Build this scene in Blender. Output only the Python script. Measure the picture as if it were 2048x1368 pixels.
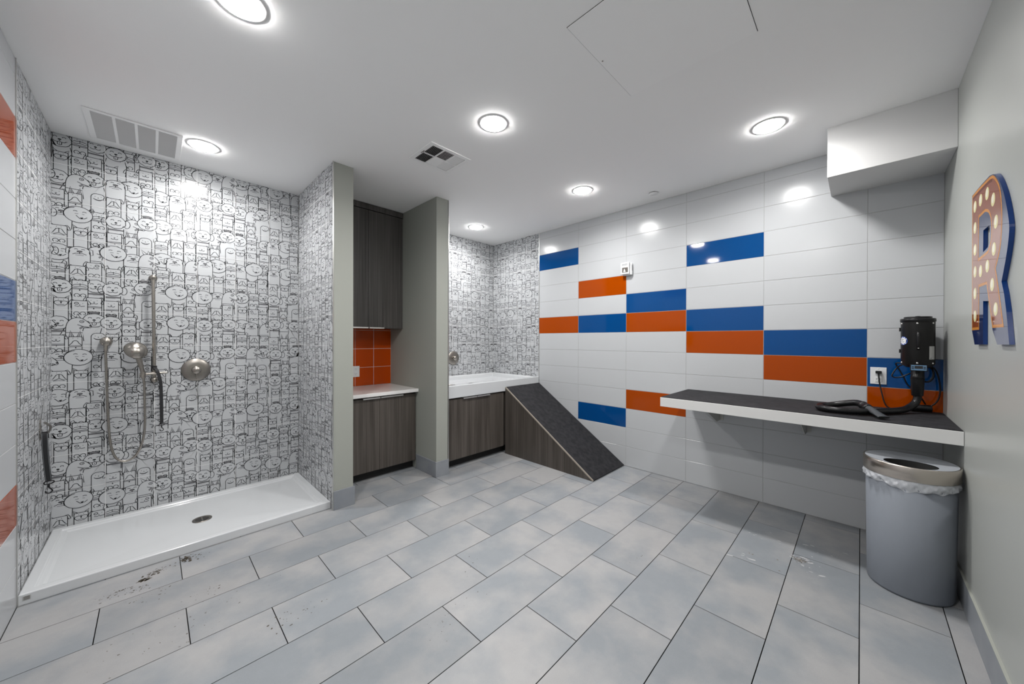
import bpy, bmesh, math, random
from mathutils import Vector, Matrix
from mathutils.geometry import tessellate_polygon
import numpy as np

sc = bpy.context.scene
for o in list(bpy.data.objects):
    bpy.data.objects.remove(o, do_unlink=True)
col = sc.collection
PI = math.pi

# ------------------------------------------------------------------ room dimensions
H = 2.756                 # ceiling height
XB = 3.573                # tiled wall (right)
XL = -0.48                # left wall
YS = 3.911                # back wall of the alcoves
YF = -0.3806              # sage wall (carries the letter)
YP = 2.966                # front faces of the two piers
YA = 3.018                # where the doodle tile of the alcoves starts
P1 = (0.999, 1.157)       # pier one
P2 = (1.955, 2.095)       # pier two

# ------------------------------------------------------------------ camera
cam_d = bpy.data.cameras.new('camera')
cam = bpy.data.objects.new('camera', cam_d)
col.objects.link(cam)
sc.camera = cam
cam_d.sensor_width = 36.0
cam_d.lens = 708.4851 / 2048 * 36.0
cam_d.shift_y = -1.84 / 2048
cam_d.clip_start = 0.02
yaw, pitch, roll = 0.7778, -0.0032, 0.0024
f = Vector((math.cos(yaw), math.sin(yaw), 0)); r = Vector((math.sin(yaw), -math.cos(yaw), 0)); u = Vector((0, 0, 1))
f1 = f * math.cos(pitch) + u * math.sin(pitch); u1 = u * math.cos(pitch) - f * math.sin(pitch)
r2 = r * math.cos(roll) + u1 * math.sin(roll); u2 = u1 * math.cos(roll) - r * math.sin(roll)
cam.matrix_world = Matrix(((r2.x, u2.x, -f1.x, 0.0), (r2.y, u2.y, -f1.y, 0.0), (r2.z, u2.z, -f1.z, 1.3513), (0, 0, 0, 1)))

# ------------------------------------------------------------------ world, exposure, lamp power
w = bpy.data.worlds.new('world'); sc.world = w; w.use_nodes = True
w.node_tree.nodes['Background'].inputs[0].default_value = (0.02, 0.02, 0.02, 1)
sc.view_settings.view_transform = 'Standard'
sc.view_settings.look = 'None'
sc.view_settings.gamma = 1.0
sc.view_settings.use_curve_mapping = False
sc.view_settings.exposure = 0.2
LAMP_W = 10.5             # each recessed downlight
LAMP_COL = (1.0, 0.985, 0.965)
# recessed downlights: a grid in the ceiling; the last is unseen, added for foreground light
LAMPS = [(0.260, 1.848), (0.262, 3.411), (1.555, 1.705), (2.832, 0.437), (2.835, 1.868), (2.828, 3.419), (0.260, 0.437)]

# ------------------------------------------------------------------ helpers
def tag(o, label=None, cat=None, group=None, kind=None):
    if label: o['label'] = label
    if cat: o['category'] = cat
    if group: o['group'] = group
    if kind: o['kind'] = kind
    return o

def thing(name, label, cat, loc=(0, 0, 0), group=None):
    o = bpy.data.objects.new(name, None); col.objects.link(o); o.location = loc
    o.empty_display_size = 0.05
    return tag(o, label, cat, group)

class MB:
    """collects verts/faces (world coordinates) and material indices"""
    def __init__(s): s.v = []; s.f = []; s.m = []; s.sm = []
    def add(s, vs, fs, mi=0, smooth=False):
        b = len(s.v); s.v += [tuple(p) for p in vs]
        for q in fs: s.f.append(tuple(i + b for i in q)); s.m.append(mi); s.sm.append(smooth)
    def box(s, x0, x1, y0, y1, z0, z1, mi=0):
        vs = [(x, y, z) for z in (z0, z1) for y in (y0, y1) for x in (x0, x1)]
        s.add(vs, [(0, 2, 3, 1), (4, 5, 7, 6), (0, 1, 5, 4), (2, 6, 7, 3), (0, 4, 6, 2), (1, 3, 7, 5)], mi)
    def quad(s, a, b, c, d, mi=0): s.add([a, b, c, d], [(0, 1, 2, 3)], mi)
    def lathe(s, prof, origin=(0, 0, 0), axis=(0, 0, 1), n=40, mi=0, sx=1, sy=1, smooth=True, arc=None):
        """prof: list of (radius, height)"""
        ax = Vector(axis).normalized(); t = Vector((1, 0, 0)) if abs(ax.x) < .9 else Vector((0, 1, 0))
        e1 = ax.cross(t).normalized(); e2 = ax.cross(e1)
        O = Vector(origin); vs = []
        for (rr, h) in prof:
            for k in range(n):
                a = 2 * PI * k / n
                vs.append(O + ax * h + e1 * (rr * math.cos(a) * sx) + e2 * (rr * math.sin(a) * sy))
        fs = []
        for i in range(len(prof) - 1):
            for k in range(n):
                k2 = (k + 1) % n
                fs.append((i * n + k, i * n + k2, (i + 1) * n + k2, (i + 1) * n + k))
        s.add(vs, fs, mi, smooth)
        if prof[0][0] > 1e-6: s.add(vs[:n], [tuple(range(n))[::-1]], mi)
        if prof[-1][0] > 1e-6: s.add(vs[-n:], [tuple(range(n))], mi)
    def cyl(s, a, b, r0, r1=None, n=24, mi=0):
        a = Vector(a); b = Vector(b); r1 = r0 if r1 is None else r1
        s.lathe([(r0, 0), (r1, (b - a).length)], a, b - a, n, mi)
    def tube(s, pts, rad, n=12, mi=0, sub=6, flat=None, ridge=0):
        P = smooth_path(pts, sub); N = len(P)
        up = Vector((0.123, 0.2, 1)).normalized(); vs = []
        T0 = (P[1] - P[0]).normalized(); e1 = T0.cross(up).normalized()
        for i, p in enumerate(P):
            T = (P[min(i + 1, N - 1)] - P[max(i - 1, 0)]).normalized()
            e1 = (e1 - T * e1.dot(T)).normalized(); e2 = T.cross(e1)
            rr = rad(i / (N - 1)) if callable(rad) else rad
            if ridge: rr = rr * (1 + ridge * (1 if i % 2 else -1))
            fx, fy = flat or (1, 1)
            for k in range(n):
                a = 2 * PI * k / n
                vs.append(p + e1 * (rr * fx * math.cos(a)) + e2 * (rr * fy * math.sin(a)))
        fs = [(i * n + k, i * n + (k + 1) % n, (i + 1) * n + (k + 1) % n, (i + 1) * n + k) for i in range(N - 1) for k in range(n)]
        fs.append(tuple(range(n))[::-1]); fs.append(tuple((N - 1) * n + k for k in range(n)))
        s.add(vs, fs, mi, True)
    def build(s, name, mats, parent=None, bevel=0, seg=2, recalc=True):
        me = bpy.data.meshes.new(name)
        O = parent_loc(parent)
        me.from_pydata([(p[0] - O[0], p[1] - O[1], p[2] - O[2]) for p in s.v], [], s.f)
        if not isinstance(mats, (list, tuple)): mats = [mats]
        for m in mats: me.materials.append(m)
        me.polygons.foreach_set('material_index', s.m)
        me.polygons.foreach_set('use_smooth', s.sm)
        if recalc:
            bm = bmesh.new(); bm.from_mesh(me); bmesh.ops.recalc_face_normals(bm, faces=bm.faces); bm.to_mesh(me); bm.free()
        me.update()
        o = bpy.data.objects.new(name, me); col.objects.link(o)
        if parent: o.parent = parent
        if bevel:
            md = o.modifiers.new('bevel', 'BEVEL'); md.width = bevel; md.segments = seg; md.limit_method = 'ANGLE'; md.angle_limit = math.radians(40)
            md.harden_normals = False
        return o

def parent_loc(p):
    O = Vector((0, 0, 0))
    while p is not None:
        O = O + p.location; p = p.parent
    return O

def smooth_path(pts, sub=6):
    P = [Vector(p) for p in pts]
    if sub <= 1 or len(P) < 3: return P
    Q = [2 * P[0] - P[1]] + P + [2 * P[-1] - P[-2]]; out = []
    for i in range(1, len(Q) - 2):
        for k in range(sub):
            t = k / sub; a, b, c, d = Q[i - 1], Q[i], Q[i + 1], Q[i + 2]
            out.append(0.5 * ((2 * b) + (c - a) * t + (2 * a - 5 * b + 4 * c - d) * t * t + (3 * b - a - 3 * c + d) * t ** 3))
    out.append(P[-1]); return out

# ------------------------------------------------------------------ materials
def mat(name, base, rough=0.5, metal=0.0, spec=0.5, coat=0.0, emis=None, bump=None, noise=None, aniso=0):
    m = bpy.data.materials.new(name); m.use_nodes = True; nt = m.node_tree; b = nt.nodes['Principled BSDF']
    b.inputs['Base Color'].default_value = (*base, 1); b.inputs['Roughness'].default_value = rough
    b.inputs['Metallic'].default_value = metal; b.inputs['Specular IOR Level'].default_value = spec
    b.inputs['Coat Weight'].default_value = coat; b.inputs['Coat Roughness'].default_value = 0.03
    if aniso: b.inputs['Anisotropic'].default_value = aniso
    if emis: b.inputs['Emission Color'].default_value = (*emis[0], 1); b.inputs['Emission Strength'].default_value = emis[1]
    tc = nt.nodes.new('ShaderNodeTexCoord')
    if noise:  # (scale, other colour, amount)
        n = nt.nodes.new('ShaderNodeTexNoise'); n.inputs['Scale'].default_value = noise[0]; n.inputs['Detail'].default_value = 5
        nt.links.new(tc.outputs['Object'], n.inputs['Vector'])
        mp = nt.nodes.new('ShaderNodeMapRange'); mp.inputs['From Min'].default_value = 0.35; mp.inputs['From Max'].default_value = 0.65
        mp.inputs['To Max'].default_value = noise[2]; nt.links.new(n.outputs['Fac'], mp.inputs['Value'])
        mx = nt.nodes.new('ShaderNodeMix'); mx.data_type = 'RGBA'; mx.inputs[6].default_value = (*base, 1); mx.inputs[7].default_value = (*noise[1], 1)
        nt.links.new(mp.outputs[0], mx.inputs[0]); nt.links.new(mx.outputs[2], b.inputs['Base Color'])
    if bump:  # (scale, strength, distance)
        n = nt.nodes.new('ShaderNodeTexNoise'); n.inputs['Scale'].default_value = bump[0]; n.inputs['Detail'].default_value = 3
        nt.links.new(tc.outputs['Object'], n.inputs['Vector'])
        bp = nt.nodes.new('ShaderNodeBump'); bp.inputs['Strength'].default_value = bump[1]; bp.inputs['Distance'].default_value = bump[2]
        nt.links.new(n.outputs['Fac'], bp.inputs['Height']); nt.links.new(bp.outputs[0], b.inputs['Normal'])
    return m

def wood(name, dark, light, axis=2):
    m = mat(name, dark, 0.42, spec=0.35); nt = m.node_tree; b = nt.nodes['Principled BSDF']
    tc = [n for n in nt.nodes if n.type == 'TEX_COORD'][0]
    mp = nt.nodes.new('ShaderNodeMapping'); sc_ = [75, 75, 75]; sc_[axis] = 1.3; mp.inputs['Scale'].default_value = sc_
    nt.links.new(tc.outputs['Object'], mp.inputs['Vector'])
    n1 = nt.nodes.new('ShaderNodeTexNoise'); n1.inputs['Scale'].default_value = 1.0; n1.inputs['Detail'].default_value = 4
    nt.links.new(mp.outputs[0], n1.inputs['Vector'])
    mp2 = nt.nodes.new('ShaderNodeMapping'); s2 = [11, 11, 11]; s2[axis] = 0.5; mp2.inputs['Scale'].default_value = s2
    nt.links.new(tc.outputs['Object'], mp2.inputs['Vector'])
    n2 = nt.nodes.new('ShaderNodeTexNoise'); n2.inputs['Scale'].default_value = 1.0; n2.inputs['Detail'].default_value = 3
    nt.links.new(mp2.outputs[0], n2.inputs['Vector'])
    ad = nt.nodes.new('ShaderNodeMath'); ad.operation = 'ADD'; nt.links.new(n1.outputs['Fac'], ad.inputs[0]); nt.links.new(n2.outputs['Fac'], ad.inputs[1])
    cr = nt.nodes.new('ShaderNodeMapRange'); cr.inputs['From Min'].default_value = 0.72; cr.inputs['From Max'].default_value = 1.28
    nt.links.new(ad.outputs[0], cr.inputs['Value'])
    mx = nt.nodes.new('ShaderNodeMix'); mx.data_type = 'RGBA'; mx.inputs[6].default_value = (*dark, 1); mx.inputs[7].default_value = (*light, 1)
    nt.links.new(cr.outputs[0], mx.inputs[0]); nt.links.new(mx.outputs[2], b.inputs['Base Color'])
    return m

def floor_tile_mat():
    m = mat('grey porcelain tile', (0.3, 0.31, 0.33), 0.42, spec=0.4); nt = m.node_tree; b = nt.nodes['Principled BSDF']
    tc = [n for n in nt.nodes if n.type == 'TEX_COORD'][0]
    geo = nt.nodes.new('ShaderNodeNewGeometry')
    wn = nt.nodes.new('ShaderNodeTexWhiteNoise'); wn.noise_dimensions = '1D'; nt.links.new(geo.outputs['Random Per Island'], wn.inputs['W'])
    vm = nt.nodes.new('ShaderNodeVectorMath'); vm.operation = 'SCALE'; vm.inputs['Scale'].default_value = 17.0
    nt.links.new(wn.outputs['Color'], vm.inputs[0])
    va = nt.nodes.new('ShaderNodeVectorMath'); va.operation = 'ADD'; nt.links.new(tc.outputs['Object'], va.inputs[0]); nt.links.new(vm.outputs[0], va.inputs[1])
    n1 = nt.nodes.new('ShaderNodeTexNoise'); n1.inputs['Scale'].default_value = 2.6; n1.inputs['Detail'].default_value = 6; n1.inputs['Roughness'].default_value = 0.55
    nt.links.new(va.outputs[0], n1.inputs['Vector'])
    cr = nt.nodes.new('ShaderNodeMapRange'); cr.inputs['From Min'].default_value = 0.40; cr.inputs['From Max'].default_value = 0.60
    nt.links.new(n1.outputs['Fac'], cr.inputs['Value'])
    mx = nt.nodes.new('ShaderNodeMix'); mx.data_type = 'RGBA'; mx.inputs[6].default_value = (*FT_BLUE, 1); mx.inputs[7].default_value = (*FT_WARM, 1)
    nt.links.new(cr.outputs[0], mx.inputs[0])
    n2 = nt.nodes.new('ShaderNodeTexNoise'); n2.inputs['Scale'].default_value = 240; n2.inputs['Detail'].default_value = 3
    nt.links.new(tc.outputs['Object'], n2.inputs['Vector'])
    n3 = nt.nodes.new('ShaderNodeTexNoise'); n3.inputs['Scale'].default_value = 9; n3.inputs['Detail'].default_value = 8; n3.inputs['Roughness'].default_value = 0.7
    nt.links.new(va.outputs[0], n3.inputs['Vector'])
    # brightness = 0.9..1.1 from island + fine grain
    a = nt.nodes.new('ShaderNodeMath'); a.operation = 'MULTIPLY_ADD'; nt.links.new(wn.outputs['Value'], a.inputs[0]); a.inputs[1].default_value = 0.12; a.inputs[2].default_value = 0.78
    a2 = nt.nodes.new('ShaderNodeMath'); a2.operation = 'MULTIPLY_ADD'; nt.links.new(n2.outputs['Fac'], a2.inputs[0]); a2.inputs[1].default_value = 0.14; nt.links.new(a.outputs[0], a2.inputs[2])
    a3 = nt.nodes.new('ShaderNodeMath'); a3.operation = 'MULTIPLY_ADD'; nt.links.new(n3.outputs['Fac'], a3.inputs[0]); a3.inputs[1].default_value = 0.22; nt.links.new(a2.outputs[0], a3.inputs[2])
    hs = nt.nodes.new('ShaderNodeHueSaturation'); nt.links.new(a3.outputs[0], hs.inputs['Value']); nt.links.new(mx.outputs[2], hs.inputs['Color'])
    nt.links.new(hs.outputs[0], b.inputs['Base Color'])
    return m

FT_BLUE = (0.205, 0.221, 0.238); FT_WARM = (0.288, 0.287, 0.290)
M = dict(
    ceiling=mat('ceiling paint', (0.91, 0.91, 0.91), 0.9, spec=0.1, bump=(180, 0.08, 0.002)),
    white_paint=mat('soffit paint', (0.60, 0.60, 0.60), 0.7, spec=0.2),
    sage=mat('sage paint', (0.315, 0.326, 0.295), 0.55, spec=0.3, bump=(220, 0.06, 0.002)),
    sage_gloss=mat('sage wall semigloss paint', (0.37, 0.383, 0.365), 0.32, spec=0.45, bump=(60, 0.05, 0.002)),
    white_tile=mat('white satin tile', (0.455, 0.467, 0.482), 0.20, spec=0.28),
    blue_tile=mat('blue glazed tile', (0.0, 0.050, 0.19), 0.06, spec=0.35),
    orange_tile=mat('orange glazed tile', (0.31, 0.046, 0.0), 0.07, spec=0.25),
    backsplash=mat('orange backsplash tile', (0.42, 0.050, 0.0), 0.10, spec=0.35),
    grout=mat('grout', (0.36, 0.36, 0.36), 0.9),
    grout_white=mat('white grout', (0.70, 0.70, 0.70), 0.85),
    floor_grout=mat('floor grout', (0.12, 0.112, 0.095), 0.95),
    doodle_white=mat('printed tile ground', (0.455, 0.467, 0.482), 0.20, spec=0.28),
    doodle_ink=mat('printed tile ink', (0.014, 0.014, 0.016), 0.2, spec=0.3),
    doodle_shade=mat('printed tile grey', (0.16, 0.16, 0.17), 0.2, spec=0.35),
    floor=floor_tile_mat(),
    base_tile=mat('grey base tile', (0.26, 0.275, 0.295), 0.45, spec=0.4, noise=(5, (0.21, 0.225, 0.25), 1.0)),
    alu=mat('brushed edge trim', (0.62, 0.62, 0.60), 0.3, metal=1.0),
    nickel=mat('brushed nickel', (0.42, 0.39, 0.355), 0.27, metal=1.0, noise=(90, (0.36, 0.335, 0.30), 1.0)),
    nickel_dark=mat('brushed nickel plate', (0.30, 0.28, 0.255), 0.33, metal=1.0),
    steel=mat('brushed stainless', (0.55, 0.50, 0.45), 0.24, metal=1.0, aniso=0.6),
    chrome=mat('satin chrome', (0.80, 0.79, 0.77), 0.38, metal=1.0),
    acrylic=mat('white acrylic', (0.56, 0.575, 0.59), 0.18, spec=0.5, coat=0.3),
    wood=wood('grey brown laminate', (0.040, 0.033, 0.028), (0.108, 0.094, 0.083)),
    wood_up=wood('dark grey laminate', (0.036, 0.033, 0.031), (0.092, 0.086, 0.082)),
    dark=mat('black recess', (0.012, 0.012, 0.012), 0.7),
    mat_black=mat('black rubber', (0.014, 0.014, 0.016), 0.75, spec=0.2, noise=(22, (0.026, 0.026, 0.029), 1.0), bump=(400, 0.35, 0.002)),
    quartz=mat('white quartz', (0.74, 0.73, 0.72), 0.14, spec=0.5),
    shelf_white=mat('white shelf laminate', (0.70, 0.70, 0.69), 0.4),
    bracket=mat('pale steel bracket', (0.45, 0.45, 0.43), 0.5),
    plastic_white=mat('white plastic', (0.72, 0.73, 0.74), 0.35),
    plastic_grey=mat('grey lid plastic', (0.33, 0.35, 0.38), 0.35),
    bin_grey=mat('grey bin plastic', (0.175, 0.192, 0.22), 0.62, spec=0.3),
    plastic_black=mat('black plastic', (0.008, 0.008, 0.009), 0.3, spec=0.32),
    nozzle=mat('dark grey plastic', (0.045, 0.05, 0.055), 0.45),
    black_metal=mat('black powder coat', (0.009, 0.0085, 0.0085), 0.34, spec=0.3),
    webbing=mat('black nylon webbing', (0.012, 0.012, 0.014), 0.7, bump=(600, 0.5, 0.002)),
    webbing_edge=mat('grey stitched edge', (0.16, 0.17, 0.18), 0.6),
    panel_blue=mat('blue control panel', (0.10, 0.20, 0.32), 0.4),
    screen=mat('dark display', (0.02, 0.02, 0.02), 0.2),
    badge_white=mat('white badge', (0.80, 0.80, 0.80), 0.3),
    badge_blue=mat('badge blue', (0.02, 0.08, 0.40), 0.3),
    label_silver=mat('silver label', (0.55, 0.55, 0.54), 0.35, metal=0.6),
    sign_blue=mat('sign deep blue acrylic', (0.004, 0.035, 0.17), 0.09, spec=0.4),
    sign_shadow=mat('sign print shade blue', (0.012, 0.032, 0.155), 0.06, spec=0.7, coat=0.9),
    sign_orange=mat('sign print orange', (0.42, 0.085, 0.014), 0.06, spec=0.7, coat=0.9),
    sign_border=mat('sign print border', (0.62, 0.25, 0.045), 0.07, spec=0.4),
    sign_brown=mat('sign print line shade', (0.16, 0.035, 0.02), 0.07, spec=0.4),
    bulb=mat('sign print bulb', (0.85, 0.78, 0.42), 0.07, spec=0.4),
    bulb_core=mat('sign print bulb core', (0.95, 0.93, 0.75), 0.07, spec=0.4),
    lens=mat('lit downlight lens', (0.9, 0.9, 0.9), 0.4, emis=(LAMP_COL, 130.0)),
    trim_white=mat('downlight trim', (0.78, 0.78, 0.78), 0.4),
    vent_white=mat('vent paint', (0.88, 0.88, 0.88), 0.5), louver=mat('vent louver paint', (0.62, 0.62, 0.62), 0.6),
    bag=None, dirt=mat('dried mud', (0.075, 0.062, 0.045), 0.95), hair=mat('shed fur', (0.16, 0.12, 0.07), 0.9),
    scuff=mat('pale scuff', (0.44, 0.44, 0.45), 0.8),
)
m = mat('thin plastic bag', (0.62, 0.64, 0.68), 0.25, spec=0.6); m.node_tree.nodes['Principled BSDF'].inputs['Transmission Weight'].default_value = 0.25
M['bag'] = m

# ------------------------------------------------------------------ setting: tiled surfaces
def tile_sheet(mb, O, U, V, N, ucuts, vcuts, colour, gap=0.0030, thick=0.003, ch=0.0012, skip=None):
    """real tiles: chamfered slabs standing proud of a grout plane; O is on the finished surface"""
    O, U, V, N = Vector(O), Vector(U), Vector(V), Vector(N)
    for i in range(len(ucuts) - 1):
        for j in range(len(vcuts) - 1):
            c = colour(i, j)
            if c is None: continue
            a0, a1 = ucuts[i] + gap / 2, ucuts[i + 1] - gap / 2; b0, b1 = vcuts[j] + gap / 2, vcuts[j + 1] - gap / 2
            P = lambda a, b, d: O + U * a + V * b + N * d
            vs = [P(a0, b0, -thick), P(a1, b0, -thick), P(a1, b1, -thick), P(a0, b1, -thick),
                  P(a0, b0, -ch), P(a1, b0, -ch), P(a1, b1, -ch), P(a0, b1, -ch),
                  P(a0 + ch, b0 + ch, 0), P(a1 - ch, b0 + ch, 0), P(a1 - ch, b1 - ch, 0), P(a0 + ch, b1 - ch, 0)]
            fs = [(8, 9, 10, 11)] + [(k, (k + 1) % 4, 4 + (k + 1) % 4, 4 + k) for k in range(4)] + [(4 + k, 4 + (k + 1) % 4, 8 + (k + 1) % 4, 8 + k) for k in range(4)]
            mb.add(vs, fs, c)
    g = -thick * 0.5
    P = lambda a, b: O + U * a + V * b + N * g
    mb.add([P(ucuts[0], vcuts[0]), P(ucuts[-1], vcuts[0]), P(ucuts[-1], vcuts[-1]), P(ucuts[0], vcuts[-1])], [(0, 1, 2, 3)], 0)

ROWS = [0.0] + [0.0033 + 0.2048 * k for k in range(1, 14)] + [H]
ROWS = [z for z in ROWS if z < H - 0.02] + [H]

# floor: 610 x 302 mm porcelain in running bond
mb = MB()
RP = 0.3015
for mrow in range(-2, 13):
    y0, y1 = mrow * RP, (mrow + 1) * RP
    off = (1.031 if mrow % 2 == 0 else 0.7265)
    k0 = math.floor((XL - off) / 0.6085)
    xs = [off + 0.6085 * k for k in range(k0, k0 + 9)]
    y0c, y1c = max(y0, YF), min(y1, 3.42)
    if y1c - y0c < 0.01: continue
    for a, b in zip(xs[:-1], xs[1:]):
        a, b = max(a, XL), min(b, XB)
        if b - a < 0.01: continue
        tile_sheet(mb, (0, 0, 0), (1, 0, 0), (0, 1, 0), (0, 0, 1), [a, b], [y0c, y1c], lambda i, j: 1, gap=0.0034, thick=0.002, ch=0.0006)
mb.quad((XL, YF, -0.001), (XB, YF, -0.001), (XB, YS, -0.001), (XL, YS, -0.001), 0)
tag(mb.build('floor', [M['floor_grout'], M['floor']], recalc=False), kind='structure')

# ceiling
mb = MB(); mb.box(XL - 0.1, XB + 0.1, YF - 0.1, YS + 0.1, H, H + 0.08)
tag(mb.build('ceiling', M['ceiling']), kind='structure')

# wall_right: white tile with blue and orange tiles; its alcove end carries the doodle tile
PAT = {(0, 11): 2, (0, 7): 3, (1, 9): 3, (1, 7): 2, (1, 2): 2, (2, 8): 2, (2, 7): 3, (2, 3): 3, (3, 10): 2, (3, 7): 2, (3, 6): 3,
       (4, 6): 2, (4, 5): 3, (5, 5): 2, (5, 4): 3}
TM = [M['grout'], M['white_tile'], M['blue_tile'], M['orange_tile']]
mb = MB()
uc = [0, 0.61, 1.22, 1.83, 2.44, 3.05, YA - YF]
tile_sheet(mb, (XB, YA, 0), (0, -1, 0), (0, 0, 1), (-1, 0, 0), uc, ROWS, lambda i, j: PAT.get((i, j), 1))
mb.box(XB + 0.004, XB + 0.1, YF - 0.1, YS + 0.1, -0.05, H, 1)
tag(mb.build('wall_right', TM, recalc=False), kind='structure')
# wall_left
mb = MB()
uc = [-(YA - YF) + 3.05 * 0, 0]
cuts = [YF] + [YA - 0.61 * k for k in range(5, 0, -1)] + [YA]
PL = {(len(cuts) - 2, 7): 2, (len(cuts) - 2, 6): 3, (len(cuts) - 2, 11): 3, (len(cuts) - 2, 2): 3}
tile_sheet(mb, (XL, 0, 0), (0, 1, 0), (0, 0, 1), (1, 0, 0), cuts, ROWS, lambda i, j: PL.get((i, j), 1))
mb.box(XL - 0.1, XL - 0.004, YF - 0.1, YS + 0.1, -0.05, H, 1)
tag(mb.build('wall_left', TM, recalc=False), kind='structure')
# wall_back (behind the alcoves) and wall_front (sage, carries the letter)
mb = MB(); mb.box(XL - 0.1, XB + 0.1, YS + 0.003, YS + 0.1, -0.05, H)
tag(mb.build('wall_back', M['sage']), kind='structure')
mb = MB(); mb.box(XL - 0.1, XB + 0.1, YF - 0.1, YF, -0.05, H)
tag(mb.build('wall_front', M['sage_gloss']), kind='structure')
# piers between the alcoves
mb = MB(); mb.box(P1[0] + 0.004, P1[1], YP, YS, 0, H)
tag(mb.build('wall_pier_left', M['sage'], bevel=0.003), kind='structure')
mb = MB(); mb.box(P2[0], P2[1] - 0.004, YP, YS, 0, H)
tag(mb.build('wall_pier_right', M['sage'], bevel=0.003), kind='structure')
# soffit box in the corner
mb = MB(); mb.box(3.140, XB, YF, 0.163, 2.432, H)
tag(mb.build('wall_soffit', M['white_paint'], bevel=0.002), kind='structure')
# metal tile-edge trims
n = 0
for (x, y) in [(P1[0] + 0.001, YP - 0.001), (XL + 0.0005, YA), (P2[1] + 0.001, YP - 0.001), (XB - 0.0005, YA)]:
    n += 1; mb = MB(); z0 = 0.87 if x > 3 else 0.0
    mb.box(x - 0.0035, x + 0.0035, y - 0.004, y + 0.004, z0, H)
    tag(mb.build('trim_%d' % n, M['alu']), kind='structure')
# tile baseboards
mb = MB()
mb.box(P1[0] + 0.004, P1[1] + 0.010, YP - 0.010, YP, 0, 0.150); mb.box(P1[1], P1[1] + 0.010, YP, 3.337, 0, 0.150)
tag(mb.build('baseboard_pier_left', M['base_tile'], bevel=0.0015), kind='structure')
mb = MB()
mb.box(P2[0] - 0.010, P2[1] + 0.004, YP - 0.010, YP, 0, 0.150); mb.box(P2[0] - 0.010, P2[0], YP, 3.330, 0, 0.150)
tag(mb.build('baseboard_pier_right', M['base_tile'], bevel=0.0015), kind='structure')
mb = MB(); mb.box(XL, XB, YF, YF + 0.009, 0, 0.150)
tag(mb.build('baseboard_front', M['base_tile'], bevel=0.0015), kind='structure')
mb = MB(); mb.box(XL, XB, YF, YF + 0.0095, 0.150, 0.1535)
tag(mb.build('trim_5', M['sage']), kind='structure')

# ------------------------------------------------------------------ doodle tile: rows of line-drawn dogs, printed on 250 mm tiles
def arc(cx, cy, rx, ry, a0, a1, n=10):
    return [(cx + rx * math.cos(math.radians(a0 + (a1 - a0) * k / n)), cy + ry * math.sin(math.radians(a0 + (a1 - a0) * k / n))) for k in range(n + 1)]
def circ(cx, cy, rx, ry=None, n=12): return arc(cx, cy, rx, ry or rx, 0, 360, n)
def wobble(cx, cy, rx, ry, bumps, amp, a0=0, a1=360, n=30):
    out = []
    for k in range(n + 1):
        a = math.radians(a0 + (a1 - a0) * k / n); q = 1 + amp * abs(math.sin(a * bumps / 2))
        out.append((cx + rx * q * math.cos(a), cy + ry * q * math.sin(a)))
    return out
WM = lambda y, s=1.0: arc(-0.10 * s, y, 0.10 * s, 0.07 * s, 180, 360, 6) + arc(0.10 * s, y, 0.10 * s, 0.07 * s, 180, 360, 6)
DOT = lambda x, y, r=0.022: ('d', circ(x, y, r, r * 1.3, 6))
L = lambda p: ('l', p)
T = lambda p: ('t', p)      # thin line
S = lambda p: ('s', p)      # grey shape
def paws(y=-1.02): return [L(arc(-0.17, y, 0.15, 0.14, -60, 240, 10)), L(arc(0.17, y, 0.15, 0.14, -60, 240, 10)), T([(-0.2, y - .12), (-0.2, y - .04)]), T([(0.14, y - .12), (0.14, y - .04)])]
def body(wd=0.43, top=0.24, rc=0.08, bot=-1.75):
    return [(-wd, bot), (-wd, top - rc)] + arc(-wd + rc, top - rc, rc, rc, 180, 90, 4) + arc(wd - rc, top - rc, rc, rc, 90, 0, 4) + [(wd, top - rc), (wd, bot)]
def flop(s):  # floppy ear at a top corner
    return L([(s * .30, .25), (s * .44, .30), (s * .56, .12), (s * .60, -.06), (s * .50, -.10), (s * .42, .06)])
def prick(s): return L([(s * .24, .23), (s * .36, .50), (s * .50, .38), (s * .52, .10), (s * .42, .02)])
def collar(y=-.52, w_=.43): return [L([(-w_, y), (w_, y + .02)]), L([(-w_, y - .09), (w_, y - .07)]), DOT(0.02, y - .16, .045)]
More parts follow.
